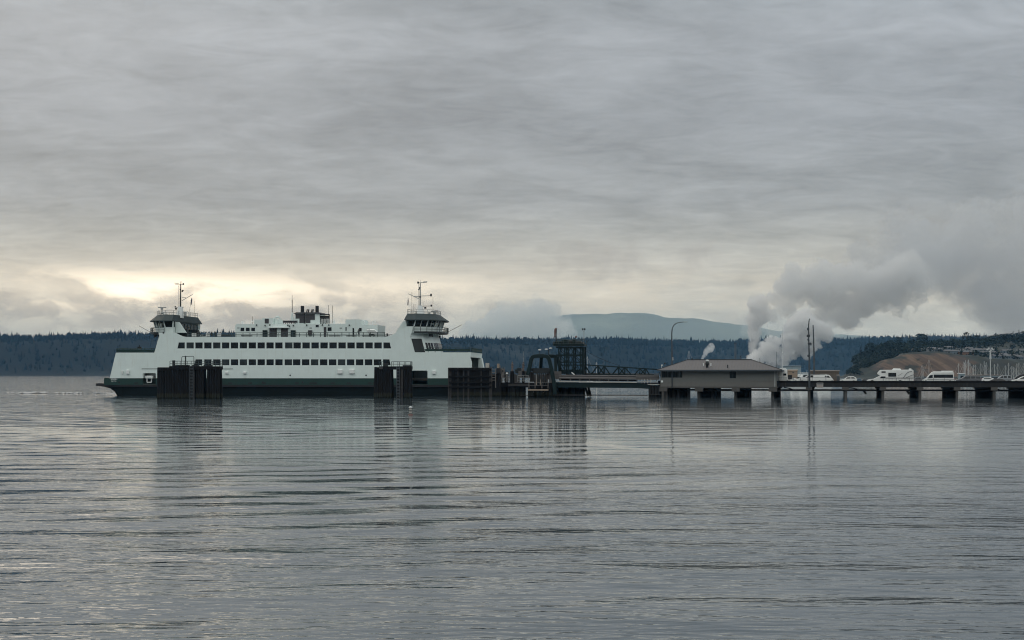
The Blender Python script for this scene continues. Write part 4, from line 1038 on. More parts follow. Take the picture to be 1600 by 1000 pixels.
MB().bb(0, .25, .26, DP, wz0, wz1).build('end_wall', M['wall'], T); MB().bb(LW - .25, LW, .26, DP, wz0, wz1).build('end_wall', M['wall'], T)
MB().bb(.26, LW - .26, DP - .25, DP, wz0, wz1).build('rear_wall', M['wall'], T)
MB().bb(-.2, LW + .2, -.05, DP, wz0 - .3, wz0 - .01).build('floor_slab', M['conc'], T)
MB().bb(.3, LW - .3, 2.2, DP - .4, wz0, wz1 - .05).build('interior', M['dark'], T)
for i, h in enumerate(holes):
    x0, z0 = h[0]; x1, z1 = h[2]
    wn = MB().bb(x0, x1, .12, .16, z0, z1).build('window', M['tglass'], T)
    fr = MB().path([(x0, .1, z0), (x1, .1, z0), (x1, .1, z1), (x0, .1, z1), (x0, .1, z0)], .06, 4)
    n = 2 if i < 2 else 1
    fr.build('frame', M['dark'], wn)
    for k in range(1, n + 1):
        q = x0 + (x1 - x0) * k / (n + 1) if i < 2 else (x0 + x1) / 2
        MB().tube((q, .1, z0), (q, .1, z1), .05, 4).build('mullion', M['galv'] if k == 2 and i == 1 else M['dark'], wn)
    if i < 2:
        for k, q in enumerate((.35, .52, .8)):
            xx = x0 + (x1 - x0) * q; MB().bb(xx - .1, xx + .12, .3, .34, z0, z1).build('blind', M['pale'] if k == 1 else M['louvre'], wn)
# panelled right part, pilaster, ledge, corner post
MB().bb(tx(1163), tx(1165), -.09, 0, wz0 - .2, wz1).build('downpipe', M['skirt'], T)
MB().bb(tx(1166), tx(1211), -.07, 0, tb(1180, 595.8)[1], tb(1180, 595)[1]).build('ledge', M['grail'], T)
MB().bb(tx(1166), LW, -.05, 0, wz0, tb(1180, 596)[1]).build('lower_panel', M['skirt'], T)
MB().bb(-.02, tx(1163), -.03, 0, wz0, tb(1100, 596.5)[1]).build('lower_panel', M['skirt'], T)
MB().bb(tx(1210), tx(1211.5), -.08, 0, wz0, wz1).build('corner_trim', M['galv'], T)
c = tb(1034.5, 596); MB().bb(c[0] - wx0 - .2, c[0] - wx0 + .2, -.25, -.03, c[1] - .2, c[1] + .2).build('wall_lamp', M['trim'], T)
# hip roof
ex0, ex1, ez = tx(1026.5, D0 - 1.1), tx(1221.5, D0 - 1.1), PF.at(1120, 577.8, D0 - 1.1)[1]
ym = DP / 2
rx0, rz_ = PF.at(1074, 562.3, D0 + ym); rx1 = PF.at(1174, 562.3, D0 + ym)[0]; rx0 -= wx0; rx1 -= wx0
vs = [(ex0, -1.1, ez), (ex1, -1.1, ez), (ex1, DP + 1.1, ez), (ex0, DP + 1.1, ez), (rx0, ym, rz_), (rx1, ym, rz_)]
rf = MB().add(vs, [(0, 1, 5, 4), (1, 2, 5), (2, 3, 4, 5), (3, 0, 4), (0, 3, 2, 1)]).build('roof', M['roof'], T)
MB().bb(ex0 + .02, ex1 - .02, -1.14, -1.04, ez - .3, ez - .003).bb(ex0 - .08, ex0 + .02, -1.1, DP + 1.1, ez - .3, ez - .003).bb(ex1 - .02, ex1 + .08, -1.1, DP + 1.1, ez - .3, ez - .003).build('gutter', M['lamp'], T)
MB().tube((rx0 - .1, ym, rz_ + .04), (rx1 + .1, ym, rz_ + .04), .1, 6).tube((rx1, ym, rz_ + .02), (ex1, -1.1, ez + .04), .08, 5).tube((rx0, ym, rz_ + .02), (ex0, -1.1, ez + .04), .08, 5).build('ridge_cap', M['dark'], T)
for k in range(-1, 2):  # soffit bracket at the left
    pass
MB().tube((ex0 + .3, -.2, ez - .3), (tx(1033), -.1, ez - 1.5), .06, 5).build('eave_bracket', M['dark'], T)
# turbine vent with white cap, small vent pipe, gear on the hip
def rdep(py):  # depth on the front slope for a photo row
    k = (577.8 - py) / (577.8 - 562.3); return -1.1 + k * (ym + 1.1), ez + k * (rz_ - ez)
dv, zv = rdep(574)
xv = PF.at(1105, 574, D0 + dv)[0] - wx0
MB().lathe([(.25, zv - .1), (.25, zv + .35), (.34, zv + .45), (.40, zv + .75), (.34, zv + 1.05), (.18, zv + 1.2)], xv, dv, 12).build('turbine_vent', M['dark'], T, smooth=True)
MB().lathe([(.2, zv + 1.2), (.3, zv + 1.28), (.3, zv + 1.5), (.1, zv + 1.55)], xv, dv, 12).build('vent_cap', M['trim'], T)
for dx in (-.75, .75): MB().bb(xv + dx - .08, xv + dx + .08, dv - .1, dv + .1, zv + .3, zv + .85).build('roof_light', M['trim'], T)
dv, zv = rdep(575); xv = PF.at(1137, 575, D0 + dv)[0] - wx0
MB().tube((xv, dv, zv - .1), (xv, dv, zv + .65), .11, 8).build('vent_pipe', M['dark'], T)
for px, py in ((1038.5, 567.5), (1081, 560.8), (1034, 570.5)):
    c = PF.at(px, py, D0 + ym); MB().tube((c[0] - wx0, ym, ez + .1), (c[0] - wx0, ym, c[1]), .05, 5).bb(c[0] - wx0 - .12, c[0] - wx0 + .22, ym - .1, ym + .1, c[1] - .12, c[1] + .1).build('roof_camera', M['dark'] if px > 1035 else M['trim'], T)
# dense supports under the terminal
und = thing('terminal_supports', 'crowded dark piles and stub columns carrying the left end of the terminal', 'piling', PF.w(PF.X(1032), D0, 0), -PF.t)
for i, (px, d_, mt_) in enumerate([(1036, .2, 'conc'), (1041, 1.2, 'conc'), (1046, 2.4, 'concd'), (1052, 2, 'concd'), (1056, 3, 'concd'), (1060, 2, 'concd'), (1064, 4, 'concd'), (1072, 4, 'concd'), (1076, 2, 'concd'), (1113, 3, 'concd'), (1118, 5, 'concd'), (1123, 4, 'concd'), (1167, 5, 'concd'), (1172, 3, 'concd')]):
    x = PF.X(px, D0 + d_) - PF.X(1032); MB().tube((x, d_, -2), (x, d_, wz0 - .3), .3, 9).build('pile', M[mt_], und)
for px0, px1 in ((1096, 1126), (1150, 1172), (1050, 1078)):
    a, b_ = PF.X(px0, 4) - PF.X(1032), PF.X(px1, 4) - PF.X(1032)
    MB().bb(a, b_, 6, 6.3, -.5, wz0 - .35).build('bulkhead', M['timber'], und)
for px in (1036, 1091.5, 1149, 1207):
    x = PF.X(px, D0) - PF.X(1032); MB().bb(x - .75, x + .85, -.1, 1.6, wz0 - 1.0, wz0 - .31).build('corbel', M['conc'], und)

# ------------------------------------------------------------------ vehicles
def vehicle(name, label, cat, d, outline, mat, wins_, wheels, Wd=1.85, lights=(), group=None, extra=(), glass_end=None, wr=.36):
    """outline etc. in photo pixels at depth d on the pier, built at true size and full width"""
    x0 = PF.X(sum(p[0] for p in outline) / len(outline), d)
    rt = thing(name, label, cat, PF.w(x0, d + Wd / 2, zd), -PF.t, group)
    def q(px, py): x, z = PF.at(px, py, d); return (x - x0, z - zd)
    ol = [q(*p) for p in outline]; zmax = max(z for _, z in ol)
    top = zmax; belt = top * .58
    wf = lambda z: Wd / 2 - (0 if z < belt else .14 * (z - belt) / (top - belt)) - (.06 if z < .42 else 0)
    MB().plate(ol, -Wd/2, Wd/2, wf=wf).build('body', mat, rt, bevel=.05)
    for w_ in wins_:
        pts = [q(*p) for p in w_]
        MB().plate(pts, -1, 1, wf=lambda z: wf(z) + .018).build('window', M['glass'], rt)
    for px in wheels:
        x = q(px, 0)[0]
        for s_ in (-1, 1):
            ty = MB().tube((x, s_ * (Wd/2 - .26), wr), (x, s_ * (Wd/2 + .02), wr), wr, 14)
            wo = ty.build('wheel', M['tyre'], rt)
            MB().tube((x, s_ * (Wd/2 + .0), wr), (x, s_ * (Wd/2 + .035), wr), wr * .6, 10).build('rim', M['rim'], wo)
    for px, py, mt_, nm in lights:
        x, z = q(px, py)
        for s_ in (-1, 1): MB().bb(x - .07, x + .07, s_ * (Wd/2 - .38) - .16, s_ * (Wd/2 - .38) + .16, z - .1, z + .1).build(nm, M[mt_], rt)
    for nm, mt_, ptsl, rad in extra:
        for s_ in (-1, 1):
            MB().path([(q(*p)[0], s_ * (wf(q(*p)[1]) + .015), q(*p)[1]) for p in ptsl], rad, 4).build(nm, M[mt_], rt)
    return rt, q, x0
B = 599.3
rt, q, x0 = vehicle('camper_van', 'large white camper van with an overcab bunk and dark swoosh stripes on its side', 'camper van', 5.0,
    [(1355.3, 594.5), (1357, 593), (1366, 591.6), (1373, 588), (1375.5, 586.2), (1371.8, 585), (1371, 583), (1374.5, 578.8), (1376, 578), (1426, 577.6), (1427.4, 579), (1427.6, 598), (1355.3, 598)], M['wcar'],
    [[(1377.4, 580.2), (1383.8, 580.2), (1383.8, 582.4), (1377.4, 582.4)], [(1388, 582.6), (1400.3, 582.6), (1400.3, 588.4), (1388, 588.4)], [(1377, 588.2), (1383.6, 588.2), (1383.6, 591), (1374.5, 591)]],
    [1362.8, 1406.5], 2.35, [(1355.2, 594.6, 'trim', 'headlight'), (1427.7, 594, 'red', 'tail_lamp')],
    extra=[('stripe', 'louvre', [(1403, 586.5), (1406, 585.8), (1410, 583)], .03), ('stripe', 'lamp', [(1411, 591), (1413.5, 587.5), (1417, 583), (1420.5, 581), (1425, 580.3)], .06), ('stripe', 'lamp', [(1416, 590), (1421, 587.8), (1427.4, 585.4)], .05), ('trim_line', 'louvre', [(1384, 591.3), (1427.4, 591.3)], .03)], wr=.4)
xa, za = q(1402, 577.6); MB().rings([[(xa - 1.0, -.5, za), (xa + .8, -.5, za), (xa + .8, .5, za), (xa - 1.0, .5, za)], [(xa - .7, -.4, za + .26), (xa + .6, -.4, za + .22), (xa + .6, .4, za + .22), (xa - .7, .4, za + .26)]]).build('roof_air_conditioner', M['trim'], rt)
xa, za = q(1422.5, 577.4); MB().lathe([(.28, za), (.26, za + .15), (.1, za + .2)], xa, 0, 10).build('roof_vent', M['trim'], rt)
MB().bb(q(1355.4, 0)[0] - .12, q(1355.4, 0)[0] + .05, -1.0, 1.0, .35, .55).build('bumper', M['galv'], rt)
rt, q, x0 = vehicle('passenger_van', 'high-roofed white passenger van with a long dark window band', 'van', 5.0,
    [(1441.5, 595), (1443, 592.6), (1447.2, 591.3), (1452, 585.8), (1456.5, 581.3), (1460, 580.2), (1488, 580.3), (1490, 581.6), (1491.3, 594), (1491, 598), (1441.5, 598)], M['wcar'],
    [[(1459, 585.2), (1489, 585.2), (1489.4, 590.3), (1459, 590.3)], [(1452.8, 586.4), (1457.4, 585.6), (1457.4, 590.6), (1449.5, 591)]],
    [1446.6, 1484.5], 2.0, [(1441.9, 594, 'trim', 'headlight'), (1491.1, 592, 'red', 'tail_lamp')], extra=[('side_moulding', 'lamp', [(1449, 593.2), (1490.8, 593.2)], .05), ('roof_gutter', 'galv', [(1458, 583), (1489.6, 583)], .02)], wr=.37)
MB().bb(q(1479, 0)[0] - .9, q(1490, 0)[0], -.7, .7, q(1480, 580.3)[1] - .02, q(1480, 580.3)[1] + .13).build('roof_rack', M['trim'], rt)
vehicle('pickup_truck', 'grey four-door pickup truck parked right behind the passenger van', 'pickup truck', 6.0,
    [(1492.5, 596), (1494, 593.8), (1501.5, 592), (1506, 589), (1509.5, 587.1), (1521, 586.8), (1531.5, 587.2), (1533, 589), (1533.8, 593), (1533.8, 598), (1492.5, 598)], M['gcar'],
    [[(1508.8, 588.3), (1516, 588), (1516, 591.6), (1505, 591.6)], [(1517.2, 588.2), (1524, 588.2), (1524, 591.3), (1517.2, 591.3)], [(1525.2, 588.2), (1531.4, 588.5), (1532, 591.3), (1525.2, 591.3)]],
    [1500.8, 1527], 1.95, [(1493, 594.6, 'trim', 'headlight'), (1533.8, 592, 'red', 'tail_lamp')])
vehicle('estate_car', 'small grey car half hidden between the camper van and the passenger van', 'car', 9.5,
    [(1427.5, 594.5), (1428.5, 591), (1431.5, 589.3), (1438, 589.5), (1443, 592.5), (1447, 593.5), (1448.6, 596.5), (1427.5, 596.5)], M['gcar'], [[(1431, 590.2), (1436.8, 590.3), (1440.5, 592.5), (1430, 592.5)]], [1431.5, 1444], 1.7)
vehicle('pickup_truck', 'white pickup truck with a light canopy and ladder frame, left of the slatted shed', 'pickup truck', 5.5,
    [(1247.5, 594), (1249.5, 591), (1257, 589.2), (1262, 586.8), (1266.5, 585.4), (1290, 585.2), (1292.5, 589), (1293, 594), (1293, 597.5), (1247.5, 597.5)], M['wcar'],
    [[(1262.8, 587.4), (1264.8, 586.7), (1264.8, 589.8), (1259.2, 590)], [(1266.4, 586.4), (1271, 586.4), (1270.4, 589.6), (1266.4, 589.8)], [(1291, 587), (1292, 589.4), (1289.4, 589.6), (1288.8, 587)]],
    [1253.4, 1280.5], 1.95, [(1247.8, 592.8, 'trim', 'headlight')], extra=[('canopy_rail', 'dark', [(1266, 584.9), (1289.5, 584.9)], .05)])
vehicle('van', 'white van with its dark rear window slanting down, behind the sign', 'van', 8.5,
    [(1288.5, 594), (1289.5, 586.4), (1291, 585.4), (1295.5, 585.6), (1299, 589.5), (1302.6, 594), (1302.6, 597), (1288.5, 597)], M['wcar'], [[(1291, 587), (1295, 587.2), (1297, 589.8), (1291, 589.8)]], [1291.5, 1300.5], 1.8)
vehicle('suv', 'white sport utility car with a silver roof, between the shed and the blue car', 'car', 6.0,
    [(1311.8, 595.5), (1313, 593.5), (1319.5, 592), (1322.8, 589.3), (1326, 588.1), (1333.5, 588), (1337, 589.6), (1338.8, 592.5), (1339, 597.5), (1311.8, 597.5)], M['wcar'],
    [[(1323.8, 589.6), (1329, 589.2), (1329, 591.5), (1321.4, 591.7)], [(1330, 589.2), (1334.6, 589.5), (1337, 591.5), (1330, 591.5)]], [1316.3, 1334], 1.85, [(1312.4, 594, 'trim', 'headlight')])
vehicle('small_car', 'small pale blue car right of the white sport utility car', 'car', 9.0,
    [(1338.5, 595), (1339.5, 592), (1342, 591), (1345, 591.2), (1346.3, 594), (1346.4, 596.5), (1338.5, 596.5)], M['bcar'], [[(1340.5, 591.8), (1344.5, 592), (1345, 593.2), (1340, 593.2)]], [1340.5, 1344.5], 1.7)
vehicle('estate_car', 'dark low car seen between the blue car and the camper van', 'car', 12.0,
    [(1346, 595.5), (1347, 593.5), (1350, 592.4), (1357, 592.6), (1359, 595), (1359, 596.3), (1346, 596.3)], M['dcar'], [[(1349.5, 593), (1355, 593.1), (1356, 594), (1348.6, 594)]], [1349, 1356], 1.7)
vehicle('sedan', 'pale silver sedan partly behind the dark brown sedan', 'car', 9.0,
    [(1532.5, 594.5), (1534, 592.6), (1538.5, 589.9), (1547.5, 589.6), (1553, 591.6), (1560, 592.8), (1560.6, 596.5), (1532.5, 596.5)], M['wcar'], [[(1537.6, 591), (1546.5, 590.6), (1550.5, 592), (1536.4, 592.4)]], [1537, 1555], 1.75)
vehicle('sedan', 'dark brown sedan in front of the silver sport utility car', 'car', 5.0,
    [(1543.2, 597), (1545.5, 595.5), (1553.5, 591.9), (1560.5, 591.2), (1567, 592.4), (1572, 595), (1575.3, 596.5), (1575.3, 599), (1543.2, 599)], M['rcar'], [[(1551.5, 594), (1555.5, 592.7), (1560.5, 592.2), (1565.5, 593), (1568, 594.4), (1553, 594.8)]], [1549.5, 1570], 1.8)
vehicle('suv', 'silver grey sport utility car with dark rear windows', 'car', 8.5,
    [(1556.5, 594), (1558, 592.6), (1563.5, 588), (1566.5, 586.5), (1578.5, 586.3), (1580, 587.5), (1580.6, 592), (1581, 597), (1556.5, 597)], M['scar'], [[(1564.6, 588.3), (1567.4, 587.3), (1567.4, 590.6), (1562.2, 590.8)], [(1568.6, 587.3), (1573.2, 587.3), (1573.2, 590.6), (1568.6, 590.6)], [(1575, 587.2), (1579, 587.2), (1579.6, 590.8), (1575, 590.8)]], [1562, 1576], 1.85, [(1580.7, 592.4, 'red', 'tail_lamp')])
vehicle('suv', 'dark blue-grey sport utility car at the right picture edge behind the white car', 'car', 9.5,
    [(1582, 594), (1585, 591.5), (1589, 588), (1594, 585.2), (1600, 584.2), (1612, 584.2), (1615, 590), (1615.5, 596.5), (1582, 596.5)], M['dcar'], [[(1590, 588.6), (1594.8, 586.2), (1602, 585.3), (1602, 588.8), (1588.4, 590.4)]], [1588, 1609], 1.85)
vehicle('sedan', 'bright white car at the right picture edge, its nose pointing left', 'car', 5.0,
    [(1581.6, 596), (1583.2, 593.8), (1590, 592.4), (1595, 589.8), (1599.5, 588), (1609, 587.6), (1614, 590), (1617, 593), (1617.6, 598.5), (1581.6, 598.5)], M['wcar'], [[(1596, 590.2), (1600, 588.8), (1606, 588.5), (1606, 591.4), (1592.6, 592.2)]], [1587.8, 1610], 1.8, [(1582.4, 594.4, 'trim', 'headlight')])
vehicle('box_truck', 'white box truck with a rounded roof right beside the terminal end wall', 'truck', 9.0,
    [(1212, 597), (1212, 578), (1215.5, 576), (1220, 574.8), (1227, 575.4), (1229.6, 577.4), (1230.2, 590), (1234.5, 592), (1237, 594), (1237, 597)], M['wcar'], [[(1224, 583.6), (1228.6, 583.6), (1228.6, 586.6), (1224, 586.6)]], [1217, 1233], 2.2)
vehicle('sedan', 'low white car between the box truck and the white pickup truck', 'car', 8.0,
    [(1226, 596), (1228, 592.3), (1233, 590.7), (1240, 590.4), (1245.5, 592), (1247.5, 594.5), (1247.5, 597), (1226, 597)], M['wcar'], [[(1233, 591.4), (1239, 591.2), (1242.5, 592.6), (1231, 592.8)]], [1230.5, 1243], 1.75)

def boxthing(name, label, cat, frame, d, x0, y0, x1, y1, dp, mat, roofmat=None, over=.25, parts=()):
    a = frame.at(x0, y1, d); b_ = frame.at(x1, y0, d)
    rt = thing(name, label, cat, frame.w(a[0], d, a[1]), -frame.t); Lx, Hz = b_[0] - a[0], b_[1] - a[1]
    MB().bb(0, Lx, 0, dp, 0, Hz).build('wall', M[mat], rt)
    MB().rings([[(-over, -over, Hz), (Lx + over, -over, Hz), (Lx + over, dp + over, Hz), (-over, dp + over, Hz)], [(-over, -over, Hz + .12), (Lx + over, -over, Hz + .12), (Lx + over, dp + over, Hz + .3), (-over, dp + over, Hz + .3)]]).build('roof', M[roofmat or mat], rt)
    for nm, mt_, u0, v0, u1, v1 in parts: MB().bb(Lx * u0, Lx * u1, -.06, -.003, Hz * v0, Hz * v1).build(nm, M[mt_], rt)
    return rt
boxthing('slatted_shed', 'long brown slatted shed standing behind the white pickup truck', 'shed', PF, 13, 1265, 580.6, 1311, 597, 4, 'brown', 'brown', .15, [('door', 'dark', .1, 0, .16, .7), ('sign_panel', 'pale', .36, .62, .58, .78)])
boxthing('electrical_cabinet', 'small grey cabinet at the right end of the slatted shed', 'cabinet', PF, 11, 1307.5, 587.5, 1311.8, 597, 1, 'grail', None, .05, [('door', 'lamp', .1, .05, .9, .95)])
boxthing('storage_box', 'plain beige shed between the box truck and the pale blue shed', 'shed', PF, 13, 1230.6, 579.6, 1245.4, 597, 4, 'beige', 'beige', .1, [('plate', 'dark', .5, .82, .68, .88), ('door', 'beige', .1, 0, .4, .7)])
br = PF.at(1234.3, 597, 4.5)
db = thing('round_sign', 'round black board on a post at the pier edge beside the terminal', 'sign', PF.w(br[0], 4.5, zd), -PF.t)
MB().tube((0, 0, 0), (0, 0, 1.3), .06, 6).build('post', M['dark'], db)
c = PF.at(1234.3, 589.3, 4.5); MB().bb(-.42, .42, -.06, .06, c[1] - zd - .45, c[1] - zd + .45).build('board', M['black'], db, bevel=.05)

# ------------------------------------------------------------------ landing: slip bridge, wing walls, hoist frames, tower
SF = Frame(950, 304, 8.0)
def sp(px, py, d=0.0): x, z = SF.at(px, py, d); return Vector((x, d, z))
def sroot(name, label, cat, px, d=0.0, group=None):
    x = SF.X(px, d); r = thing(name, label, cat, SF.w(x, d, 0), -SF.t, group); return r, x
def rel(v, x, d): return Vector((v.x - x, v.y - d, v.z))
rt, x0 = sroot('transfer_bridge', 'dark green girder bridge with grey pipe barriers between the terminal and the hoist frames', 'bridge', 870)
def rb_(px, py, d=0.0): v = sp(px, py, d); return Vector((v.x - x0, v.y, v.z))
a, b_ = rb_(872, 598.2), rb_(996, 606.3); a2 = rb_(872, 604.8)
MB().rings([[rb_(868, 597.2), rb_(868, 605.3), rb_(868, 605.3) + Vector((0, .5, 0)), rb_(868, 597.2) + Vector((0, .5, 0))], [rb_(996, 598.4), rb_(996, 606.4), rb_(996, 606.4) + Vector((0, .5, 0)), rb_(996, 598.4) + Vector((0, .5, 0))], [rb_(1016, 600.4), rb_(1016, 607.8), rb_(1016, 607.8) + Vector((0, .5, 0)), rb_(1016, 600.4) + Vector((0, .5, 0))]]).build('girder', M['tgreen'], rt)
MB().rings([[rb_(868, 597.2, 7), rb_(868, 605.3, 7), rb_(868, 605.3, 7.5), rb_(868, 597.2, 7.5)], [rb_(996, 598.4, 7), rb_(996, 606.4, 7), rb_(996, 606.4, 7.5), rb_(996, 598.4, 7.5)]]).build('girder', M['tgreen'], rt)
MB().bb((rb_(868, 0)).x, (rb_(1032, 0)).x, .51, 7.2, rb_(950, 600.5).z, rb_(950, 598).z).build('deck', M['timber'], rt)
MB().bar(rb_(872, 596.0, -.15), rb_(995, 597.6, -.15), .3, .16).build('light_strip', M['pale'], rt)
MB().bar(rb_(1012, 600.6, -.2), rb_(1030.5, 600.6, -.2), .3, .16).build('light_strip', M['pale'], rt)
for y in (586.6, 590.5):
    MB().tube(rb_(874, y, .1), rb_(1030, y + 1.2, .1), .2 if y > 588 else .12, 8).build('barrier_rail', M['grail'], rt)
MB().bar(rb_(874, 588.8, .2), rb_(1030, 590.2, .2), .1, .55).build('barrier_panel', M['grail'], rt)
MB().bar(rb_(874, 593.2, .6), rb_(995, 594.6, .6), .1, .34).build('barrier_panel', M['timber'], rt)
for px in range(876, 1030, 15): MB().bar(rb_(px, 586.2, .02), rb_(px, 596, .02), .14, .14).build('barrier_post', M['grail'], rt)
for y, d_ in ((583.5, 6.6), (585.6, 6.4), (588, 6.8)): MB().bar(rb_(884, y, d_), rb_(1030, y + 1, d_), .1, .2).build('far_barrier_rail', M['grail'], rt)
for k in range(4): MB().bar(rb_(994, 586 + 2.2 * k, -.1), rb_(1028, 586.8 + 2.1 * k, -.1), .12, .2).build('barrier_plank', M['grail'], rt)
for px in (1003, 1007, 1012, 1017): MB().tube(rb_(px, 592, -.3), rb_(px, 599, -.3), .05, 5).build('gate_post', M['pale'], rt)
MB().bar(rb_(996, 595.6, -.35), rb_(1017, 596.2, -.35), .06, .07).build('gate_bar', M['pale'], rt)
for px0, y in ((904, 583.4),): MB().tube(rb_(893, 581.8, .5), rb_(897.5, 585.6, .5), .12, 6).build('lamp_arm', M['trim'], rt)
# abutment at the terminal
ab, xab = sroot('bridge_abutment', 'dark squat pile cap and fender under the bridge end beside the terminal', 'abutment', 1020)
for px in (1016, 1020.5, 1025, 1029):
    x = SF.X(px) - xab; MB().tube((x, .3, -2), (x, .3, sp(1020, 602).z), .3, 8).build('pile', M['concd'], ab)
MB().bb(SF.X(1013) - xab, SF.X(1032) - xab, .8, 5, -1, sp(1020, 604).z).build('cap', M['timber'], ab)
MB().bb(SF.X(1014) - xab, SF.X(1033) - xab, -.5, .6, sp(1020, 616.8).z, sp(1020, 615.6).z).build('fender', M['timber2'], ab)
# walkway truss
wt, xw = sroot('truss_footbridge', 'dark green triangular truss footbridge sloping down to the terminal roof', 'footbridge', 912, 4)
def rw(px, py, dd=0.0): v = sp(px, py, 4); return Vector((v.x - xw, dd, v.z))
for dd in (0, 1.8):
    MB().bar(rw(908, 569.6, dd), rw(1028, 577.4, dd), .22, .24).build('top_chord', M['tgreen'], wt)
    MB().bar(rw(912, 584.6, dd), rw(1022, 586.0, dd), .2, .18).build('bottom_chord', M['tgreen'], wt)
for dd in (0, 1.8):
    for a, b_ in (((913, 570), (921, 583)), ((933.5, 571.6), (923.5, 584.4)), ((934, 571.6), (934.3, 584.6)), ((934, 572), (943.2, 584.6)), ((943.4, 572.2), (935, 584.6)), ((943.6, 572), (943.3, 584.8)), ((944, 572.4), (952.5, 584.8)),
                  ((966, 573.6), (956.5, 584.8)), ((966.3, 573.6), (966.4, 585)), ((966.5, 574), (975.8, 585)), ((975.8, 574.2), (967, 585)), ((976, 574), (975.8, 585)), ((976.5, 574.4), (985.5, 585.2)),
                  ((999.5, 575.8), (991, 585.3)), ((999.8, 575.8), (999.2, 585.4)), ((1000, 576.2), (1008, 585.4)), ((1007.8, 576.4), (1000.5, 585.4)), ((1008, 576.2), (1007.5, 585.5)), ((1009, 576.6), (1014.6, 585.6))):
        MB().bar(rw(*a, dd), rw(*b_, dd), .15, .15).build('brace', M['tgreen'], wt)
MB().bb(0, (rw(1022, 585)).x, .2, 1.6, rw(912, 585.4).z, rw(912, 584.9).z).build('walkway_deck', M['tgreen'], wt)
# cable from tower
cb, xc = sroot('cable', 'thin slack cable drooping from the steel tower to the truss footbridge', 'cable', 914, 4.5)
MB().path([sp(px, py, 4.5) - Vector((xc, 4.5, 0)) for px, py in ((912, 546), (922, 552.5), (935, 558.8), (950, 565.2), (968, 571.4))], .045, 5).build('wire', M['dark'], cb)

# steel tower
tw, xt = sroot('steel_tower', 'dark green braced steel tower with a railed machinery platform above the slip', 'tower', 890, 2)
TD = 4.4
def rt_(px, py, dd=0.0): v = sp(px, py, 2); return Vector((v.x - xt, dd, v.z))
for dd in (0, TD):
    for px in (873, 882, 888, 896, 907, 912):
        if dd and px in (888,): continue
        MB().bar(rt_(px, 585, dd), rt_(px, 541.5, dd), .3 if px in (888, 896, 912) else .2, .3 if px in (888, 896, 912) else .2).build('leg', M['tgreen'], tw)
    for y in (542.8, 555, 566, 570.5):
        MB().bar(rt_(869 if y < 560 else 874, y, dd), rt_(912.6, y, dd), .2, .34 if y in (542.8, 555) else .2).build('beam', M['tgreen'], tw)
    cols = [873, 882, 888, 896, 907, 912]
    for (y0, y1) in ((543.5, 554.5), (555.5, 566), (567, 584)):
        for i in range(5):
            if i == 2 and dd == 0: continue
            for a, b_ in (((cols[i], y0), (cols[i+1], y1)), ((cols[i+1], y0), (cols[i], y1))):
                if (i + int(y0)) % 3 == 0 and a[0] > b_[0]: continue
                MB().bar(rt_(*a, dd), rt_(*b_, dd), .13, .13).build('brace', M['tgreen'], tw)
for px in (873, 896, 912):
    for (y0, y1) in ((543.5, 566), (567, 584)):
        MB().bar(rt_(px, y0, 0), rt_(px, y1, TD), .13, .13).build('brace', M['tgreen'], tw)
MB().bb(rt_(866, 0).x, rt_(913.5, 0).x, -.5, TD + .5, rt_(0, 542.6).z, rt_(0, 540.4).z).build('platform', M['tgreen'], tw)
MB().bb(rt_(876, 0).x, rt_(912, 0).x, .6, TD - .6, rt_(0, 584).z, rt_(0, 578).z).build('winch_housing', M['tgreen'], tw)
railing(MB(), [rt_(865, 540.4, -.4), rt_(913, 540.4, -.4)], rt_(0, 531.2).z - rt_(0, 540.4).z, 1.1, (1.0, .66, .33), .045, .05).build('platform_railing', M['rail'], tw)
railing(MB(), [rt_(865, 540.4, TD + .4), rt_(913, 540.4, TD + .4)], rt_(0, 531.2).z - rt_(0, 540.4).z, 1.1, (1.0, .5), .045, .05).build('platform_railing', M['rail'], tw)
for x0_, x1_, y0_ in ((866, 877, 535.5), (878, 886, 533.4), (887.5, 893, 534.5), (894, 898, 532.6), (899, 907, 535.2), (907.5, 911, 537)):
    MB().bb(rt_(x0_, 0).x, rt_(x1_, 0).x, .5, TD - .6, rt_(0, 540.4).z, rt_(0, y0_).z).build('machinery', M['dark'] if int(x0_) % 2 else M['tgreen'], tw, bevel=.15)
MB().tube(rt_(862.5, 536.5, 1.5), rt_(868, 536.5, 1.5), .42, 10).build('winch_drum', M['dark'], tw)
MB().tube(rt_(899.5, 540, .8), rt_(899.5, 530, .8), .07, 5).build('beacon_post', M['dark'], tw)
MB().lathe([(.2, rt_(0, 530.5).z), (.26, rt_(0, 529.8).z), (.22, rt_(0, 528.6).z), (.05, rt_(0, 527.8).z)], rt_(899.5, 0).x, .8, 10).build('beacon', M['orange'], tw)
rw_, xr = sroot('windsock', 'limp faded orange windsock on a short pole atop the steel tower', 'windsock', 869.6, 2.5)
def rws(px, py): v = sp(px, py, 2.5); return Vector((v.x - xr, 0, v.z))
MB().tube(rws(869.6, 540), rws(869.6, 513), .07, 6).build('pole', M['dark'], rw_)
ws = []
for px, py, r_ in ((869.6, 513.4, .18), (868.9, 512.8, .24), (868.0, 514.6, .25), (867.5, 518.5, .22), (867.2, 523, .17), (867.0, 527.3, .13)):
    c = rws(px, py); ws.append([(c.x + r_ * math.cos(k), r_ * math.sin(k) * .8, c.z) for k in [j * 6.283 / 8 for j in range(8)]])
MB().rings(ws).build('sock', M['orange'], rw_, smooth=True)
an, xn = sroot('anemometer', 'thin grey anemometer pole with two cups at the right corner of the steel tower', 'weather mast', 912.6, 2.2)
def ra(px, py): v = sp(px, py, 2.2); return Vector((v.x - xn, 0, v.z))
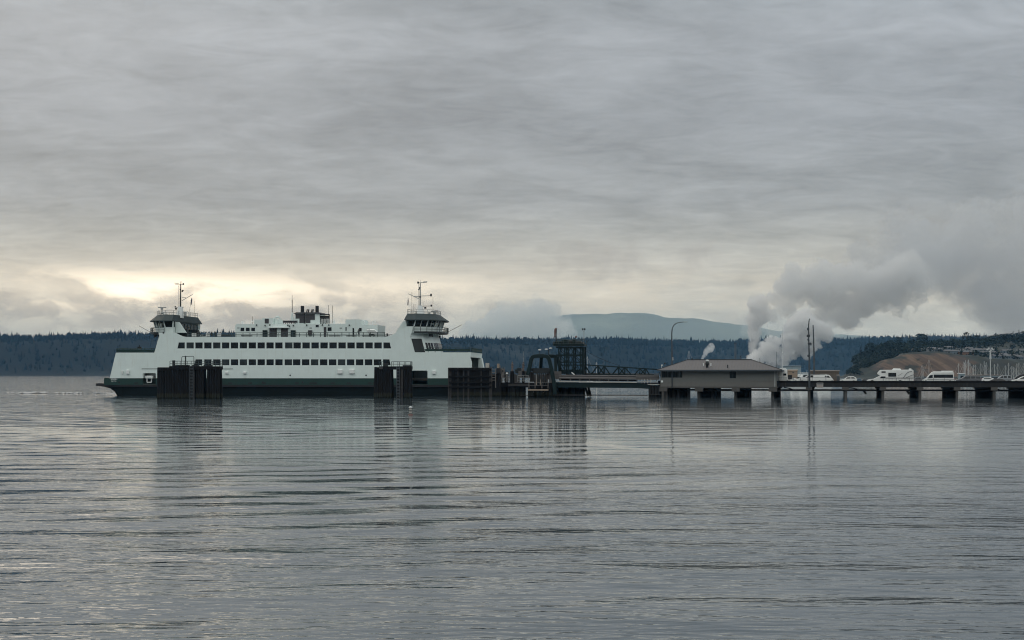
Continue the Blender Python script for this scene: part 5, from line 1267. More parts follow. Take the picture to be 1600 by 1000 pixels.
MB().tube(ra(912.6, 584), ra(912.4, 517.5), .06, 6).build('pole', M['galv'], an)
MB().tube(ra(910.6, 517.2), ra(913.8, 517.2), .05, 5).tube(ra(910.6, 517.2), ra(910.5, 514), .05, 5).tube(ra(913.6, 517.2), ra(913.6, 514), .05, 5).build('crossarm', M['galv'], an)
for px in (910.4, 913.6): c = ra(px, 514.4); MB().lathe([(.1, c.z - .15), (.2, c.z), (.14, c.z + .2)], c.x, 0, 8).build('cup', M['dark'], an)

# hoist frames: rounded tubular arches
def arch(name, label, d, pts, legs, r=.42):
    px0 = pts[0][0]; rt, x0 = sroot(name, label, 'hoist frame', px0, d)
    g = lambda px, py, dd=0.0: Vector((sp(px, py, d).x - x0, dd, sp(px, py, d).z))
    v = [g(*p) for p in pts]
    mb = MB(); secs = []
    for i, p in enumerate(v):
        tn = (v[min(i + 1, len(v) - 1)] - v[max(i - 1, 0)]).normalized(); nn = Vector((-tn.z, 0, tn.x))
        secs.append([p + nn * r * .9 + Vector((0, -r, 0)), p + nn * r * .9 + Vector((0, r, 0)), p - nn * r * .9 + Vector((0, r, 0)), p - nn * r * .9 + Vector((0, -r, 0))])
    mb.rings(secs); mb.build('arch', M['tgreen'], rt, bevel=.08)
    for l in legs: MB().bar(g(*l[0], 0), g(*l[1], l[2]), r * 1.5, r * 1.6).build('leg', M['tgreen'], rt)
    return rt, g
n1_, g = arch('hoist_frame', 'near dark green rounded hoist frame with three legs over the slip', -1.5,
     [(824.5, 586), (827.5, 574), (830, 562), (832, 558.2), (835, 556.7), (840, 556.2), (850, 556.2), (854.5, 557), (857.5, 560), (859.5, 567), (862, 578), (866, 600), (867.5, 616)], [((846, 557), (841.5, 581), 3)])
MB().bb(g(832, 0).x, g(857, 0).x, .6, 3.2, g(0, 583.6).z, g(0, 575.6).z).build('counterweight', M['dark'], n1_)
MB().bb(g(822.5, 0).x, g(833, 0).x, .8, 3.2, g(0, 580).z, g(0, 576).z).build('sheave_block', M['dark'], n1_)
for px in (837, 839.5, 842, 845.5, 848.5, 851.5): MB().tube(g(px, 583.5, 1), g(px, 601, 1), .09, 5).build('hoist_rod', M['dark'] if px != 837 else M['galv'], n1_)
n2_, g = arch('hoist_frame', 'farther dark green rounded hoist frame just left of the steel tower', 6.5,
     [(858, 556.5), (864, 556.5), (868, 557), (871, 559.3), (873, 565), (874.6, 574), (876, 584)], [((868, 558), (869.5, 584), -1.5)], .4)
def lamp(px, py0, py1, d, label, twin=False):
    rt, x0 = sroot('dock_lamp', label, 'lamp', px, d)
    g = lambda a, b_: Vector((sp(a, b_, d).x - x0, 0, sp(a, b_, d).z))
    MB().tube(g(px, py0), g(px, py1 + .8), .07, 6).build('pole', M['dark'], rt)
    for k, q in enumerate(((-3.4, .6), (3.4, -1)) if twin else ((0, 0),)):
        c = g(px + q[0], py1 + q[1]);
        if twin: MB().tube(g(px, py1 + 1.6), c, .06, 5).build('arm', M['dark'], rt)
        MB().lathe([(.1, c.z - .05), (.34, c.z), (.30, c.z + .18), (.12, c.z + .24)], c.x, 0, 10).build('lamp_head', M['gel'], rt)
lamp(843.3, 556, 547.2, -1.5, 'single lamp with a pale head on top of the near hoist frame')
lamp(857, 556, 545.8, 4, 'twin-headed lamp between the two hoist frames', True)
# service platform with pale floor
sp_, xs_ = sroot('service_platform', 'pale railed service platform hanging low in front of the near hoist frame', 'platform', 825, -3)
g = lambda a, b_, dd=0.0: Vector((sp(a, b_, -3).x - xs_, dd, sp(a, b_, -3).z))
MB().bb(g(825, 0).x, g(856, 0).x, 0, 1.6, g(0, 609).z, g(0, 607).z).build('floor', M['beige'], sp_)
railing(MB(), [g(825.5, 607), g(856, 607)], g(0, 598.6).z - g(0, 607).z, 1.6, (1.0, .55), .035, .045).build('railing', M['grail'], sp_)
railing(MB(), [g(825.5, 607, 1.5), g(856, 607, 1.5)], g(0, 598.6).z - g(0, 607).z, 1.6, (1.0, .55), .035, .045).build('railing', M['grail'], sp_)
for a, b_ in (((831, 609), (833.5, 614)), ((853, 609), (848, 614))): MB().tube(g(*a, .8), g(*b_, .8), .06, 5).build('strut', M['grail'], sp_)
for px in (837.5, 843.5): MB().tube(g(px, 593, .8), g(px, 602, .8), .07, 5).build('davit_post', M['beige'], sp_)
# slip pier under the frames
sl, xl = sroot('slip_pier', 'dark timber and steel pier of the ferry slip with grey plank screens', 'pier', 795, 0)
g = lambda a, b_, dd=0.0: Vector((sp(a, b_, dd).x - xl, dd, sp(a, b_, dd).z))
MB().bb(g(796, 0).x, g(872, 0).x, 0, 8, g(0, 604.5).z, g(0, 597.4).z).build('deck', M['timber'], sl)
for px0, px1, y0, y1, dd in ((810, 828, 579.6, 590, .8), (828, 834, 581, 596, 2), (834, 856, 585, 597.6, 3.4), (854, 877, 580.5, 592, 1.5), (806, 812, 585, 597, 2.5), (796, 806, 584, 597, 3), (858, 868, 588, 597, .6)):
    hgt = g(0, y0, dd).z - g(0, y1, dd).z; n = max(2, round(hgt / .3))
    scn = MB()
    for k in range(n):
        z = g(0, y1, dd).z + hgt * (k + .5) / n; scn.bb(g(px0, 0, dd).x, g(px1, 0, dd).x, dd, dd + .1, z - hgt / n * .42, z + hgt / n * .42)
    scn.bb(g(px0, 0, dd).x, g(px1, 0, dd).x, dd + .1, dd + .16, g(0, y1, dd).z, g(0, y0, dd).z)
    scn.build('plank_screen', M['grail'], sl)
for px, dd in ((797, 1), (803, .2), (809, .6), (812, 1), (815, .5), (818.5, 1), (828, 1), (832, .5), (836, 1), (840, .5), (844, 1), (848, .6), (852, 1), (856, .6), (860, .3), (864, 1), (870, 2), (875, 3), (880, 4), (884, 2), (888, 4), (893, 3), (898, 4), (903, 5), (907, 4), (911, 5)):
    MB().tube(g(px, 0, dd).xy.to_3d() + Vector((0, 0, -2)), Vector((g(px, 0, dd).x, dd, g(0, 603, dd).z)), .42, 8).build('pile', M['timber'], sl)
for a, b_ in (((914, 604), (919.5, 615)), ((919, 604), (923, 615.5))): MB().tube(g(*a, 4), g(b_[0], b_[1] + 4, 4), .26, 8).build('raking_pile', M['timber'], sl)
MB().bb(g(834, 0).x, g(866, 0).x, 1.2, 4, -1, g(0, 603).z).build('bulkhead', M['timber'], sl)
MB().bar(g(794, 601.5, -.3), g(826, 601.5, -.3), .4, .5).build('waler', M['timber2'], sl)
MB().bar(g(812, 617.6, -.4), g(834, 617.6, -.4), .3, .14).build('fender_log', M['timber2'], sl)
MB().bar(g(864, 617.2, -.4), g(1012, 617.6, -.4), .3, .2).build('floating_boom', M['timber2'], sl)
fr = MB(); railing(fr, [g(809, 596.6, -.2), g(826, 596.6, -.2)], g(0, 587).z - g(0, 596.6).z, 1.2, (1.0, .6, .25), .04, .05); fr.build('railing', M['galv'], sl)
for px0, px1, y0, y1 in ((804, 810, 577.5, 583.6), (807, 813.5, 575.4, 580)): MB().bb(g(px0, 0).x, g(px1, 0).x, 1, 3, g(0, y1).z, g(0, y0).z).build('winch_box', M['dark'], sl)
for px, top, lab in ((800.5, 566, 'reddish knobbly navigation lamp post at the end of the timber wing wall'), (817.6, 566, 'reddish knobbly navigation lamp post with a thin antenna beside the near hoist frame')):
    rt, x0 = sroot('beacon_post', lab, 'beacon', px, .2)
    h = lambda a, b_: Vector((sp(a, b_, .2).x - x0, 0, sp(a, b_, .2).z))
    base_ = 580
    if px < 805: MB().tube(Vector((0, 0, -2)), h(px, 580), .45, 10).build('pile', M['timber'], rt)
    else: MB().tube(h(px, 600), h(px, 580), .3, 8).build('pile', M['timber'], rt)
    zz = [h(px, y).z for y in (580, 578, 575.5, 573, 571, 569, 567.5, 566, 565)]
    MB().lathe(list(zip((.22, .24, .16, .26, .2, .28, .12, .16, .05), zz))).build('lamp_body', M['orange'] if False else material('rusty_lamp_body', (.13, .105, .10), .8, .4, 2), rt)
    if px > 805: MB().tube(h(px, 566), h(px, 549), .035, 5).build('antenna', M['galv'], rt)

# wing wall of timber
ww, xw_ = sroot('wing_wall', 'long black timber wing wall beside the ferry bow with a pale left corner post', 'wing wall', 700, -2.5)
g = lambda a, b_, dd=0.0: Vector((sp(a, b_, -2.5).x - xw_, dd, sp(a, b_, -2.5).z))
MB().bb(g(701.5, 0).x, g(768, 0).x, .25, 1.0, -1.5, g(0, 575.6).z).build('backing', M['timber'], ww)
MB().bb(g(700, 0).x, g(702.5, 0).x, -.1, 1.0, -1.5, g(0, 575.2).z).build('corner_post', M['timber2'], ww)
rnd = random.Random(11)
x = 703.2
while x < 768:
    w_ = rnd.uniform(1.9, 2.9); zt2 = g(0, 575 + rnd.uniform(-.2, .8)).z
    MB().bb(g(x, 0).x, g(x + w_ - .35, 0).x, 0, .24, -1.5, zt2).build('plank', M['timber'] if rnd.random() < .8 else M['timber2'], ww); x += w_
for y in (577.5, 588.5, 597.5, 604.5): MB().bar(g(702, y, -.15), g(768, y, -.15), .28, .36).build('waler', M['timber'], ww)
MB().bb(g(768, 0).x, g(780, 0).x, .6, 3.0, -1.5, g(0, 604).z).bb(g(768, 0).x, g(779.6, 0).x, .6, 3.0, g(0, 604).z, g(0, 584).z).build('end_crib', M['timber'], ww)
MB().bb(g(775, 0).x, g(781.5, 0).x, .4, 2.6, g(0, 584).z, g(0, 575.2).z).build('fender_block', M['black'], ww, bevel=.1)
ld = MB()
for px in (768.8, 774.6): ld.tube(g(px, 575.4, -.2), g(px, 606 if px > 770 else 597, -.2), .10 if px > 770 else .06, 5)
for y in range(578, 598, 4): ld.tube(g(768.8, y, -.2), g(774.6, y, -.2), .07, 5)
ld.build('ladder', M['grail'], ww)
cap = MB()
MB().bar(g(700, 574.9, .4), g(768, 574.9, .4), .9, .12).build('capping', M['timber2'], ww)
# things standing behind the wing wall
wb, xb_ = sroot('winch_station', 'cluttered grey winch station and fencing behind the right end of the wing wall', 'winch station', 775, 4)
g = lambda a, b_, dd=0.0: Vector((sp(a, b_, 4).x - xb_, dd, sp(a, b_, 4).z))
MB().bb(g(776, 0).x, g(798, 0).x, 0, 3, g(0, 604).z, g(0, 597).z).build('deck', M['timber'], wb)
for px in (777, 783, 789, 795.5): MB().tube(Vector((g(px, 0).x, .6, -2)), Vector((g(px, 0).x, .6, g(0, 598).z)), .5, 8).build('pile', M['timber'], wb)
for x0_, x1_, y0_, y1_, m_ in ((758, 763, 568, 577, 'pale'), (776, 779, 569, 577, 'beige'), (782, 787, 576.5, 590, 'grail'), (777, 783, 583, 597, 'grail'), (788, 793, 581, 597, 'timber2'), (783.4, 786, 578.6, 580.8, 'dark')):
    MB().bb(g(x0_, 0).x, g(x1_, 0).x, .5 if m_ != 'dark' else .3, 1.5, g(0, y1_).z, g(0, y0_).z).build('equipment_cabinet', M[m_], wb, bevel=.06)
for px, y in ((764, 570), (767, 573), (781, 571), (785, 573), (788, 574)): MB().tube(g(px, 597, .7), g(px, y, .7), .07, 5).build('stanchion', M['grail'], wb)
railing(MB(), [g(783, 597, -.1), g(800, 597, -.1)], g(0, 586).z - g(0, 597).z, 1.3, (1.0, .6, .25), .045, .05).build('railing', M['grail'], wb)
MB().tube(g(792.2, 597, 0), g(792.2, 584.5, 0), .07, 5).lathe([(.1, g(0, 584.6).z), (.28, g(0, 584).z), (.2, g(0, 582.6).z), (.05, g(0, 582).z)], g(792.2, 0).x, 0, 8).build('lamp', M['gel'], wb)

# dolphins
def dolphin(name, label, frame, groups_, cap_, rails_, ladder, extras=()):
    px0 = groups_[0][0]; x0 = frame.X(px0)
    rt = thing('dolphin', label, 'dolphin', frame.w(x0, 0, 0), -frame.t)
    g = lambda a, b_, dd=0.0: Vector((frame.at(a, b_)[0] - x0, dd, frame.at(a, b_)[1]))
    rnd = random.Random(int(px0))
    for a, b_, top in groups_:
        n = max(2, round((b_ - a) / 3.6)); 
        for row_ in range(2):
            for i in range(n):
                px = a + 1.7 + (b_ - a - 3.4) * i / (n - 1)
                c = g(px, top + rnd.uniform(-.6, .5) + row_ * .4, row_ * 1.3 + rnd.uniform(-.1, .1))
                MB().tube(Vector((c.x + rnd.uniform(-.12, .12), c.y - (.25 if row_ == 0 else -.4), -1.5)), c, .29, 9, .25).build('pile', M['timber'] if rnd.random() < .85 else M['timber2'], rt)
    for a, b_, y0, y1 in cap_: MB().bb(g(a, 0).x, g(b_, 0).x, -.35, 2.2, g(0, y1).z, g(0, y0).z).build('cap_beam', M['timber'], rt)
    for a, b_, y0, y1 in rails_:
        railing(MB(), [g(a, y1, -.2), g(b_, y1, -.2)], g(0, y0).z - g(0, y1).z, 1.3, (1.0, .5), .045, .055).build('railing', M['rail'], rt)
        railing(MB(), [g(a, y1, 2.0), g(b_, y1, 2.0), g(b_, y1, -.2)], g(0, y0).z - g(0, y1).z, 1.3, (1.0, .5), .045, .055).build('railing', M['rail'], rt)
    l0, l1, y0, y1 = ladder; lb = MB()
    for px in (l0, l1): lb.tube(g(px, y0, -.75), g(px, y1, -.75), .07, 5)
    y = y0 + 1
    while y < y1: lb.tube(g(l0, y, -.75), g(l1, y, -.75), .05, 5); y += 2.3
    lb.build('ladder', M['lamp'], rt)
    return rt, g
DF = Frame(295, 284, 3)
rt, g = dolphin('dolphin', 'largest black pile cluster with a railed top before the left half of the ferry', DF,
   [(246, 265, 574.4), (265.4, 297.5, 572.4), (299, 304, 572.6), (306, 319, 572.4), (324, 343.6, 572.8)], [(265, 344, 572.4, 577.5), (247, 266, 577, 580), (247, 262, 574, 576.4)], [(266, 343.5, 564.2, 572.4)], (298.2, 303.4, 572.4, 625))
MB().path([g(283, 572, .4), g(283, 559, .4), g(284, 557, .4), g(301, 556.6, .4), g(302, 558, .4), g(302, 572, .4)], .06, 5).build('hoop_rail', M['rail'], rt)
MB().tube(g(290.5, 572, -.2), g(290.5, 556, -.2), .13, 6).build('mooring_post', M['dark'], rt)
for a, b_ in ((274, 294), (300, 309), (318, 330)): MB().bb(g(a, 0).x, g(b_, 0).x, 0, 1.2, g(0, 572.4).z, g(0, 570.2).z).build('timber_block', M['dark'], rt)
MB().tube(g(271.5, 572, 0), g(271.5, 563, 0), .3, 8).build('life_ring_post', M['dark'], rt)
DG = Frame(613, 291, 4)
rt, g = dolphin('dolphin', 'narrower two-legged black pile cluster before the ferry near its right end', DG,
   [(585, 598.5, 574), (599, 612.5, 573), (620, 626, 574), (626.5, 642, 573.6)], [(598, 642.4, 572.6, 577.6)], [(612, 641.8, 565.2, 572.8)], (620.6, 625.4, 572.6, 622))
MB().bb(g(593, 0).x, g(598.6, 0).x, -.5, .8, g(0, 577).z, g(0, 572.5).z).build('bracket', M['louvre'], rt)
MB().tube(g(602, 574, .3), g(602.3, 567, .3), .5, 10).build('mooring_post', M['dark'], rt)
railing(MB(), [g(593, 572.4, 0), g(599, 572.4, 0)], .9, .5, (1.0, .5), .045).build('railing', M['rail'], rt)
MB().bb(g(629, 0).x, g(642, 0).x, .1, 1.3, g(0, 572.6).z, g(0, 570.8).z).build('timber_block', M['dark'], rt)

# ------------------------------------------------------------------ buoy
by_ = thing('buoy', 'small pale striped buoy with a white cap floating in front of the ferry', 'buoy', P(641.5, 648.6, H * F / (648.6 - HY)) , .4)
s = 175 / F
MB().lathe([(.26, -.35), (.27, .10), (.22, .14)], n=14).build('float', M['orange'], by_, smooth=True)
MB().lathe([(.17, .12), (.17, .72), (.14, .78)], n=14).build('pillar', M['pale'], by_)
MB().lathe([(.175, .16), (.177, .22)], n=14).build('band', M['dark'], by_); MB().lathe([(.175, .44), (.177, .56)], n=14).build('band', M['lamp'], by_)
MB().lathe([(.15, .78), (.15, .84)], n=14).build('neck', M['dark'], by_)
MB().lathe([(.12, .84), (.22, .87), (.20, .97), (.06, 1.02)], n=14).build('cap', M['trim'], by_, smooth=True)

# ------------------------------------------------------------------ marina
def boat(label, group, Lh, mh, cab=True):
    r = thing('sailboat', label, 'sailboat', group=group)
    secs = []
    for k, (u, hw) in enumerate(((-.5, .7), (-.3, 1.0), (0, 1.1), (.3, .75), (.5, .08))):
        x = Lh * u; hw = hw * Lh / 9 * 1.2; zt2 = 1.0 + .25 * abs(u)
        secs.append([(x, -hw, zt2), (x, -hw * .8, .2), (x, 0, -.35), (x, hw * .8, .2), (x, hw, zt2)])
    MB().rings(secs).build('hull', M['gel'], r)
    MB().rings([[(-Lh*.2, -.8, 1.05), (Lh*.18, -.5, 1.05), (Lh*.18, .5, 1.05), (-Lh*.2, .8, 1.05)], [(-Lh*.18, -.7, 1.55), (Lh*.08, -.4, 1.5), (Lh*.08, .4, 1.5), (-Lh*.18, .7, 1.55)]]).build('cabin', M['trim'], r)
    MB().tube((Lh*.08, 0, 1), (Lh*.08, 0, mh), .13, 6, .09).build('mast', M['mast'], r)
    MB().tube((Lh*.08, 0, 2.2), (-Lh*.35, 0, 2.2), .16, 6).build('boom', M['bcar'], r)
    rg = MB(); rg.tube((Lh*.08, 0, mh), (Lh*.5, 0, 1.2), .03, 4).tube((Lh*.08, 0, mh), (-Lh*.5, 0, 1.2), .03, 4).tube((Lh*.08-.01, -.7, mh*.6), (Lh*.08-.01, .7, mh*.6), .04, 4)
    rg.build('rigging', M['mast'], r)
    return r
bt1 = boat('white sailboat with a bare pale mast moored in the marina below the bluff', 'sailboats moored in the marina', 9.5, 15)
usedb = [0]
rnd = random.Random(21)
masts = [(1500, 568, 0), (1505.5, 567, 0), (1508, 565, 0), (1510, 563, 0), (1512, 562, 0), (1514.5, 563, 0), (1517, 567, 0), (1519, 570, 0), (1526, 570, 0), (1534, 568, 0), (1536.5, 564, 0), (1539, 566, 0), (1541, 570, 0), (1556, 569, 0), (1560.5, 568, 0), (1569, 571, 0), (1574, 567, 0),
         (1579, 572, 0), (1582, 573, 0), (1591, 568, 0), (1594, 567, 0), (1598.5, 567, 0), (1601, 565, 0), (1442.5, 571, 1), (1449.7, 562, 1), (1444, 576, 1), (1522, 574, 0), (1586, 575, 0)]
for i, (px, py, far_) in enumerate(masts):
    Y = rnd.uniform(840, 1000) if not far_ else rnd.uniform(900, 960)
    c = bt1 if i == 0 else copy_tree(bt1)
    c.location = ((px - CX) * Y / F, Y, 0); top = H + (HY - py) * Y / F
    c.scale = (rnd.uniform(.9, 1.15), 1, top / 15); c.rotation_euler = (0, 0, rnd.uniform(-.5, .5) + (math.pi if rnd.random() < .5 else 0))
for k, (px, py, lab) in enumerate(((817.2, 575, None), (920, 557, 'distant sailboat mast seen alone above the bridge barrier'), (934.3, 566, 'shorter distant mast right of the lone mast above the bridge'), (1094.5, 549, None), (1079, 548, 'distant mast showing over the terminal roof near the curved street lamp'))):
    if not lab: continue
    Y = 700; c = copy_tree(bt1); c['label'] = lab; del c['group']; c.location = ((px - CX) * Y / F, Y, 0); c.scale = (1, 1, (H + (HY - py) * Y / F) / 15)
MF = Frame(1540, 800, 6)
boxthing('boat_shed', 'long low tan-roofed boat shed in the marina behind the parked cars', 'shed', MF, 0, 1516, 586.5, 1566.5, 596, 12, 'shed', 'tan', .5, [('window_strip', 'glass', .05, .35, .95, .7)])
MB_ = boxthing('marina_office', 'small white-roofed hut behind the nose of the grey pickup truck', 'hut', MF, -20, 1499, 584, 1507.5, 596, 4, 'shed', 'gel', .4, [('window', 'glass', .2, .4, .8, .75)])
boxthing('warehouse', 'pale blue warehouse right of the terminal roof beyond the beige shed', 'warehouse', Frame(1240, 620, 8), 0, 1224, 572.2, 1251.5, 597, 14, 'shed', 'shed', .3, [('window', 'glass', .1, .5, .3, .65), ('door', 'lamp', .5, 0, .7, .4)])
for i, (x0_, x1_, y0_, lab) in enumerate(((1251, 1263, 578, 'nearer blue and white motor cruiser beyond the pier, left of the tallest lamp post'), (1246, 1254, 582, 'smaller white motor cruiser beyond the pier behind the white pickup bonnet'), (1296, 1306, 580, 'white motor cruiser showing over the slatted shed roof'), (1267, 1281, 577.8, 'long white motor cruiser beyond the slatted shed'))):
    Y = 560; X0 = (x0_ - CX) * Y / F; X1 = (x1_ - CX) * Y / F; Lb = max(7, X1 - X0); zt2 = H + (HY - y0_) * Y / F
    r = thing('motor_cruiser', lab, 'motorboat', ((X0 + X1) / 2, Y + i * 9, 0), .1)
    secs = []
    for u, hw in ((-.5, 1.4), (0, 1.6), (.3, 1.1), (.52, .1)):
        secs.append([(-Lb*u, -hw, 1.7 + u * .5), (-Lb*u, -hw * .7, .1), (-Lb*u, hw * .7, .1), (-Lb*u, hw, 1.7 + u * .5)])
    MB().rings(secs).build('hull', M['gel'], r)
    MB().plate([(-Lb*.3, 1.6), (Lb*.4, 1.6), (Lb*.4, zt2 * .72), (-Lb*.15, zt2 * .74)], -1.2, 1.2).build('cabin', M['trim'], r)
    MB().plate([(-Lb*.14, zt2*.58), (Lb*.36, zt2*.58), (Lb*.36, zt2*.68), (-Lb*.11, zt2*.69)], -1.22, 1.22).build('window', M['glass'], r)
    MB().bb(-Lb*.05, Lb*.35, -1, 1, zt2*.78, zt2*.84).build('hardtop', M['gel'], r)
    MB().tube((Lb*.3, 0, zt2*.8), (Lb*.32, 0, zt2), .06).build('antenna', M['galv'], r)
pr_ = Frame(1547.5, 420, 0)
fl, _x = None, None
ff = thing('floodlight_mast', 'tall pale floodlight mast rising behind the dark brown sedan', 'lamp post', pr_.o, 0)
zz = lambda py: H + (HY - py) * 420 / F
MB().tube((0, 0, 0), (0, 0, zz(560)), .16, 8, .13).tube((0, 0, zz(561)), (0, 0, zz(549)), .3, 8, .2).build('pole', M['mast'], ff)
MB().bar((-.9, 0, zz(548.5)), (.9, 0, zz(548.5)), .12, .12).build('crossarm', M['galv'], ff)
for dx, y in ((-.85, 546), (-.5, 543.8), (.45, 544), (.8, 546.2), (-.2, 549), (.1, 547)):
    MB().bb(dx - .22, dx + .22, -.2, .15, zz(y + 1), zz(y - .6)).build('floodlight', M['gel'], ff)
# mill chimneys
CF = Frame(1149, 3000, 0)
def chim(px, top, base_, r, lab, mat='lamp'):
    x = CF.X(px); rt = thing('chimney', lab, 'chimney', (CF.o.x + x, 3000, 0))
    zt2 = H + (HY - top) * 3000 / F
    MB().tube((0, 0, 0), (0, 0, zt2), r * 1.25, 12, r).build('shaft', M[mat], rt)
    MB().tube((0, 0, zt2 - 3), (0, 0, zt2 + .5), r * 1.5, 12).build('rim', M['dark'], rt)
chim(1149, 535.5, 562, 1.9, 'tall dark mill chimney standing above the terminal roof ridge')
chim(1157, 556, 562, 1.2, 'short mill chimney with a white steam wisp right of the tall dark one')
chim(1167.6, 556, 562, 1.2, 'short mill chimney nearest the big steam plume')
ml = thing('paper_mill', 'low pale mill building wrapped in steam behind the terminal roof', 'factory', (CF.X(1180) + CF.o.x, 3010, 0), 0)
MB().bb(-60, 70, 0, 60, 0, 22).build('wall', M['shed'], ml); MB().bb(-62, 72, -2, 62, 22, 23.5).build('roof', M['conc'], ml); MB().bb(-20, 10, 5, 40, 23.5, 36).build('boiler_house', M['shed'], ml)

# ------------------------------------------------------------------ steam
def steam(name, label, puffs, Y, dens, nscale, thr, col, shade=1.0, pad=1.25, squash=.8):
    """puffs in photo pixels (px,py,r) become spheres at distance Y; density is shaped by noise inside their union"""
    k = Y / F; cs = []
    for i, p_ in enumerate(puffs):
        px, py, r = p_[:3]; c = P(px, py, Y); c.y += (p_[3] if len(p_) > 3 else 0) * k; cs.append((c, r * k * 1.35))
    bm = bmesh.new()
    for c, r in cs: bmesh.ops.create_icosphere(bm, subdivisions=2, radius=r * pad, matrix=Matrix.Translation(c))
    me = bpy.data.meshes.new(name); bm.to_mesh(me); bm.free()
    o = bpy.data.objects.new(name, me); COL.objects.link(o)
    md = o.modifiers.new('merge', 'REMESH'); md.mode = 'VOXEL'; md.voxel_size = max(min(r for _, r in cs) * .45, 3.0)
    bpy.context.view_layer.update()
    me2 = bpy.data.meshes.new_from_object(o.evaluated_get(bpy.context.evaluated_depsgraph_get()))
    o.modifiers.clear(); o.data = me2
    m = bpy.data.materials.new(name + '_vapour'); m.use_nodes = True
    t = NT(m.node_tree); t.n.remove(t.n['Principled BSDF'])
    pos = t.node('ShaderNodeNewGeometry').outputs['Position']
    w_ = t.vm('SCALE', t.vm('SUBTRACT', t.noise(pos, nscale * .6, 3, .5, out='Color'), (.5, .5, .5)), scale=.5 / nscale * 1.1)
    pw = t.vm('ADD', pos, w_); s = None
    for c, r in cs:
        dd = t.m('SUBTRACT', 1.0, t.m('DIVIDE', t.vm('DISTANCE', pw, tuple(c)), r))
        s = dd if s is None else t.m('MAXIMUM', s, dd)
    nz_ = t.m('ADD', t.m('MULTIPLY', t.m('SUBTRACT', t.noise(pw, nscale, 4, .6), .5), 2.0), t.m('MULTIPLY', t.m('SUBTRACT', t.noise(pos, nscale * 3.3, 4, .65), .5), .9))
    den = t.m('MULTIPLY', t.mr(t.m('ADD', s, nz_), thr, thr + .13), dens)
    pv = t.node('ShaderNodeVolumePrincipled'); pv.inputs['Color'].default_value = c4(col); pv.inputs['Anisotropy'].default_value = .2
    t.put(pv.inputs['Density'], den)
    t.l.new(pv.outputs[0], t.n['Material Output'].inputs['Volume'])
    me2.materials.clear(); me2.materials.append(m); m.cycles.volume_sampling = 'EQUIANGULAR' if False else 'MULTIPLE_IMPORTANCE'
    setp(o, label, None, None, 'stuff'); return o
plume = [(1178, 558, 7), (1177.5, 548, 6), (1178, 538, 7), (1180, 528, 8), (1181, 518, 10), (1180, 508, 12), (1178, 500, 12), (1190, 497, 14), (1182, 484, 14), (1178, 476, 12), (1196, 482, 15), (1204, 492, 14),
         (1212, 470, 18), (1226, 478, 18), (1228, 455, 21), (1238, 434, 20), (1240, 420, 15), (1250, 452, 24), (1268, 440, 24), (1285, 430, 20), (1282, 456, 28), (1305, 445, 28), (1310, 470, 26), (1290, 488, 20), (1335, 440, 30), (1345, 470, 30), (1375, 450, 36), (1410, 440, 40), (1320, 495, 24), (1270, 495, 14)]
steam('steam_plume', 'tall billowing grey steam plume rising from the mill and drifting right', plume, 3000, .034, .020, .20, (.925, .93, .935))
low = [(1176, 564, 9), (1188, 558, 10), (1198, 552, 11), (1196, 545, 9), (1206, 542, 10), (1211, 535, 8), (1204, 532, 7), (1215, 552, 11), (1210, 562, 12), (1225, 556, 12), (1232, 545, 14), (1238, 530, 14), (1245, 515, 15), (1255, 505, 18), (1250, 540, 14), (1262, 530, 17), (1270, 515, 18), (1262, 548, 10), (1285, 515, 15), (1240, 556, 8), (1226, 567, 7)]
stem = [(1178 + .6 * math.sin(k), 562 - 4.4 * k, 4.6 + .32 * k) for k in range(14)] + [(1180, 500, 12), (1186, 494, 13), (1183, 484, 12), (1177, 478, 9), (1190, 470, 9)]
steam('steam_column', 'narrow upright steam column feeding the big plume above the mill', stem, 2980, .07, .05, .04, (.965, .96, .955))
bank = [(1385, 430, 38, 0), (1420, 400, 44, 60), (1455, 415, 46, 0), (1470, 370, 40, 120), (1500, 395, 50, 60), (1530, 365, 46, 0), (1555, 420, 50, 90), (1585, 380, 55, 0), (1590, 450, 55, 60), (1545, 480, 38, 0), (1600, 500, 50, 0), (1640, 420, 60, 0), (1425, 350, 26, 60), (1610, 345, 40, 0), (1560, 510, 26, 0), (1345, 400, 24, 0)]
steam('smoke_bank', 'wide grey bank of drifting steam hanging over the headland', bank, 3300, .010, .011, .16, (.86, .87, .885))
steam('steam_cloud', 'low white steam cloud spreading right from the base of the mill', low, 2900, .09, .030, .12, (1.0, 1.0, 1.0))
steam('steam_wisp', 'thin white steam wisp slanting up above the terminal roof', [(1098, 561, 2.6), (1100, 557, 2.8), (1102.5, 553, 3.2), (1105, 549, 3.8), (1109, 544.5, 4.6), (1112, 541, 4)], 2500, .12, .10, .05, (.95, .96, .97))
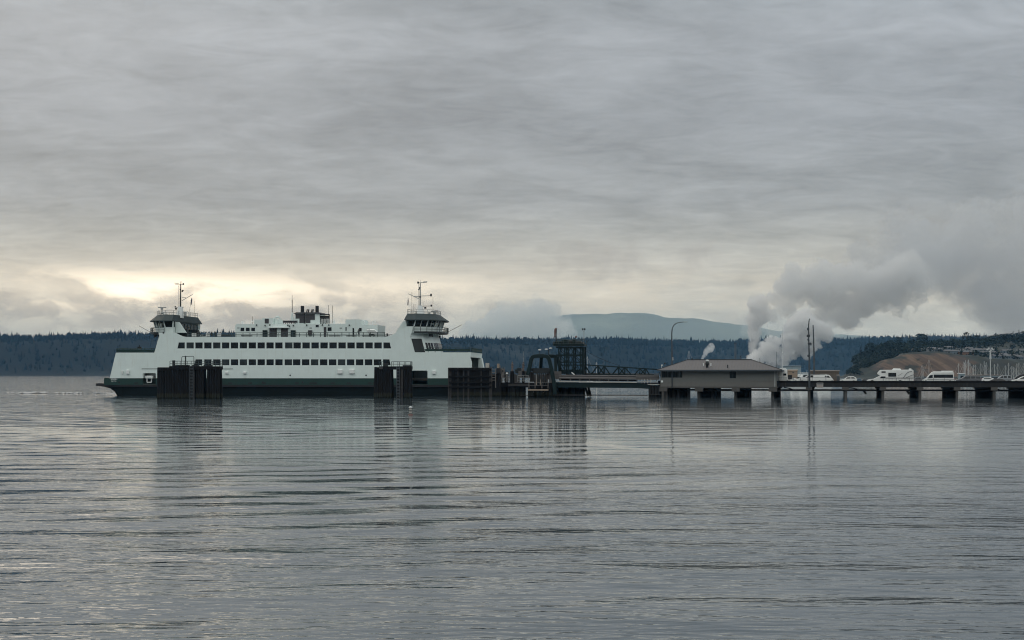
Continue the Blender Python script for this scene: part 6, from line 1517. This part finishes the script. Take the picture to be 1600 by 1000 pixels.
steam('mist_bank', 'pale cloud bank hiding the left shoulder of the far mountain', [(862, 514, 24), (840, 505, 30), (812, 508, 30), (780, 514, 30), (750, 520, 24), (852, 494, 17), (885, 518, 14), (820, 520, 24)], 9100, .012, .008, .10, (.95, .95, .95), pad=1.3)
steam('mist_bank', 'pale cloud bank capping the right shoulder of the far mountain', [(1185, 508, 22), (1210, 512, 24), (1240, 515, 24), (1270, 518, 22), (1300, 520, 16)], 9100, .0035, .008, .12, (.95, .95, .95), pad=1.3)

# thin mist lying in the strait beyond the first shore
mb = MB().bb(-9000, 10000, 6950, 9050, -1.5, 640)
mm = bpy.data.materials.new('strait_mist'); mm.use_nodes = True
t = NT(mm.node_tree); t.n.remove(t.n['Principled BSDF'])
pos = t.node('ShaderNodeNewGeometry').outputs['Position']; mz = t.sep(pos)[2]
pv = t.node('ShaderNodeVolumePrincipled'); pv.inputs['Color'].default_value = (.84, .97, 1, 1)
t.put(pv.inputs['Density'], t.m('MULTIPLY', t.m('MULTIPLY', t.mr(mz, 560, 250), t.mr(t.noise(pos, .0014, 3, .5), .3, .7, .55, 1.3)), 2.6e-4))
t.l.new(pv.outputs[0], t.n['Material Output'].inputs['Volume'])
setp(mb.build('mist', mm), 'thin pale mist lying over the strait in front of the mountain', None, None, 'stuff')

# churned water trailing off the ferry's idle end
mb = MB(); nx = 260; rows = 7
x0, x1 = P(-60, 0, 366).x, P(172, 0, 340).x
for j in range(rows):
    for i in range(nx):
        x = x0 + (x1 - x0) * i / (nx - 1); y = 352 + 22 * (1 - i / (nx - 1)) + j * 1.5 + 2.5 * N2(x, 0, 9, 4)
        e = math.sin(math.pi * j / (rows - 1)); mb.v.append((x, y, .03 + e * max(0, .16 + .34 * N2(x, y * 2, 1.7, 2) + .25 * N2(x, y, 6, 5))))
for j in range(rows - 1):
    for i in range(nx - 1):
        a = j * nx + i
        if mb.v[a][2] + mb.v[a + nx + 1][2] > .22 + .12 * (1 - i / nx): mb.f.append((a, a + 1, a + nx + 1, a + nx))
setp(mb.build('foam', material('wake_foam', (.34, .35, .36), .7, .25, 1.5), smooth=True), 'low line of churned foam trailing left from the ferry', None, None, 'stuff')
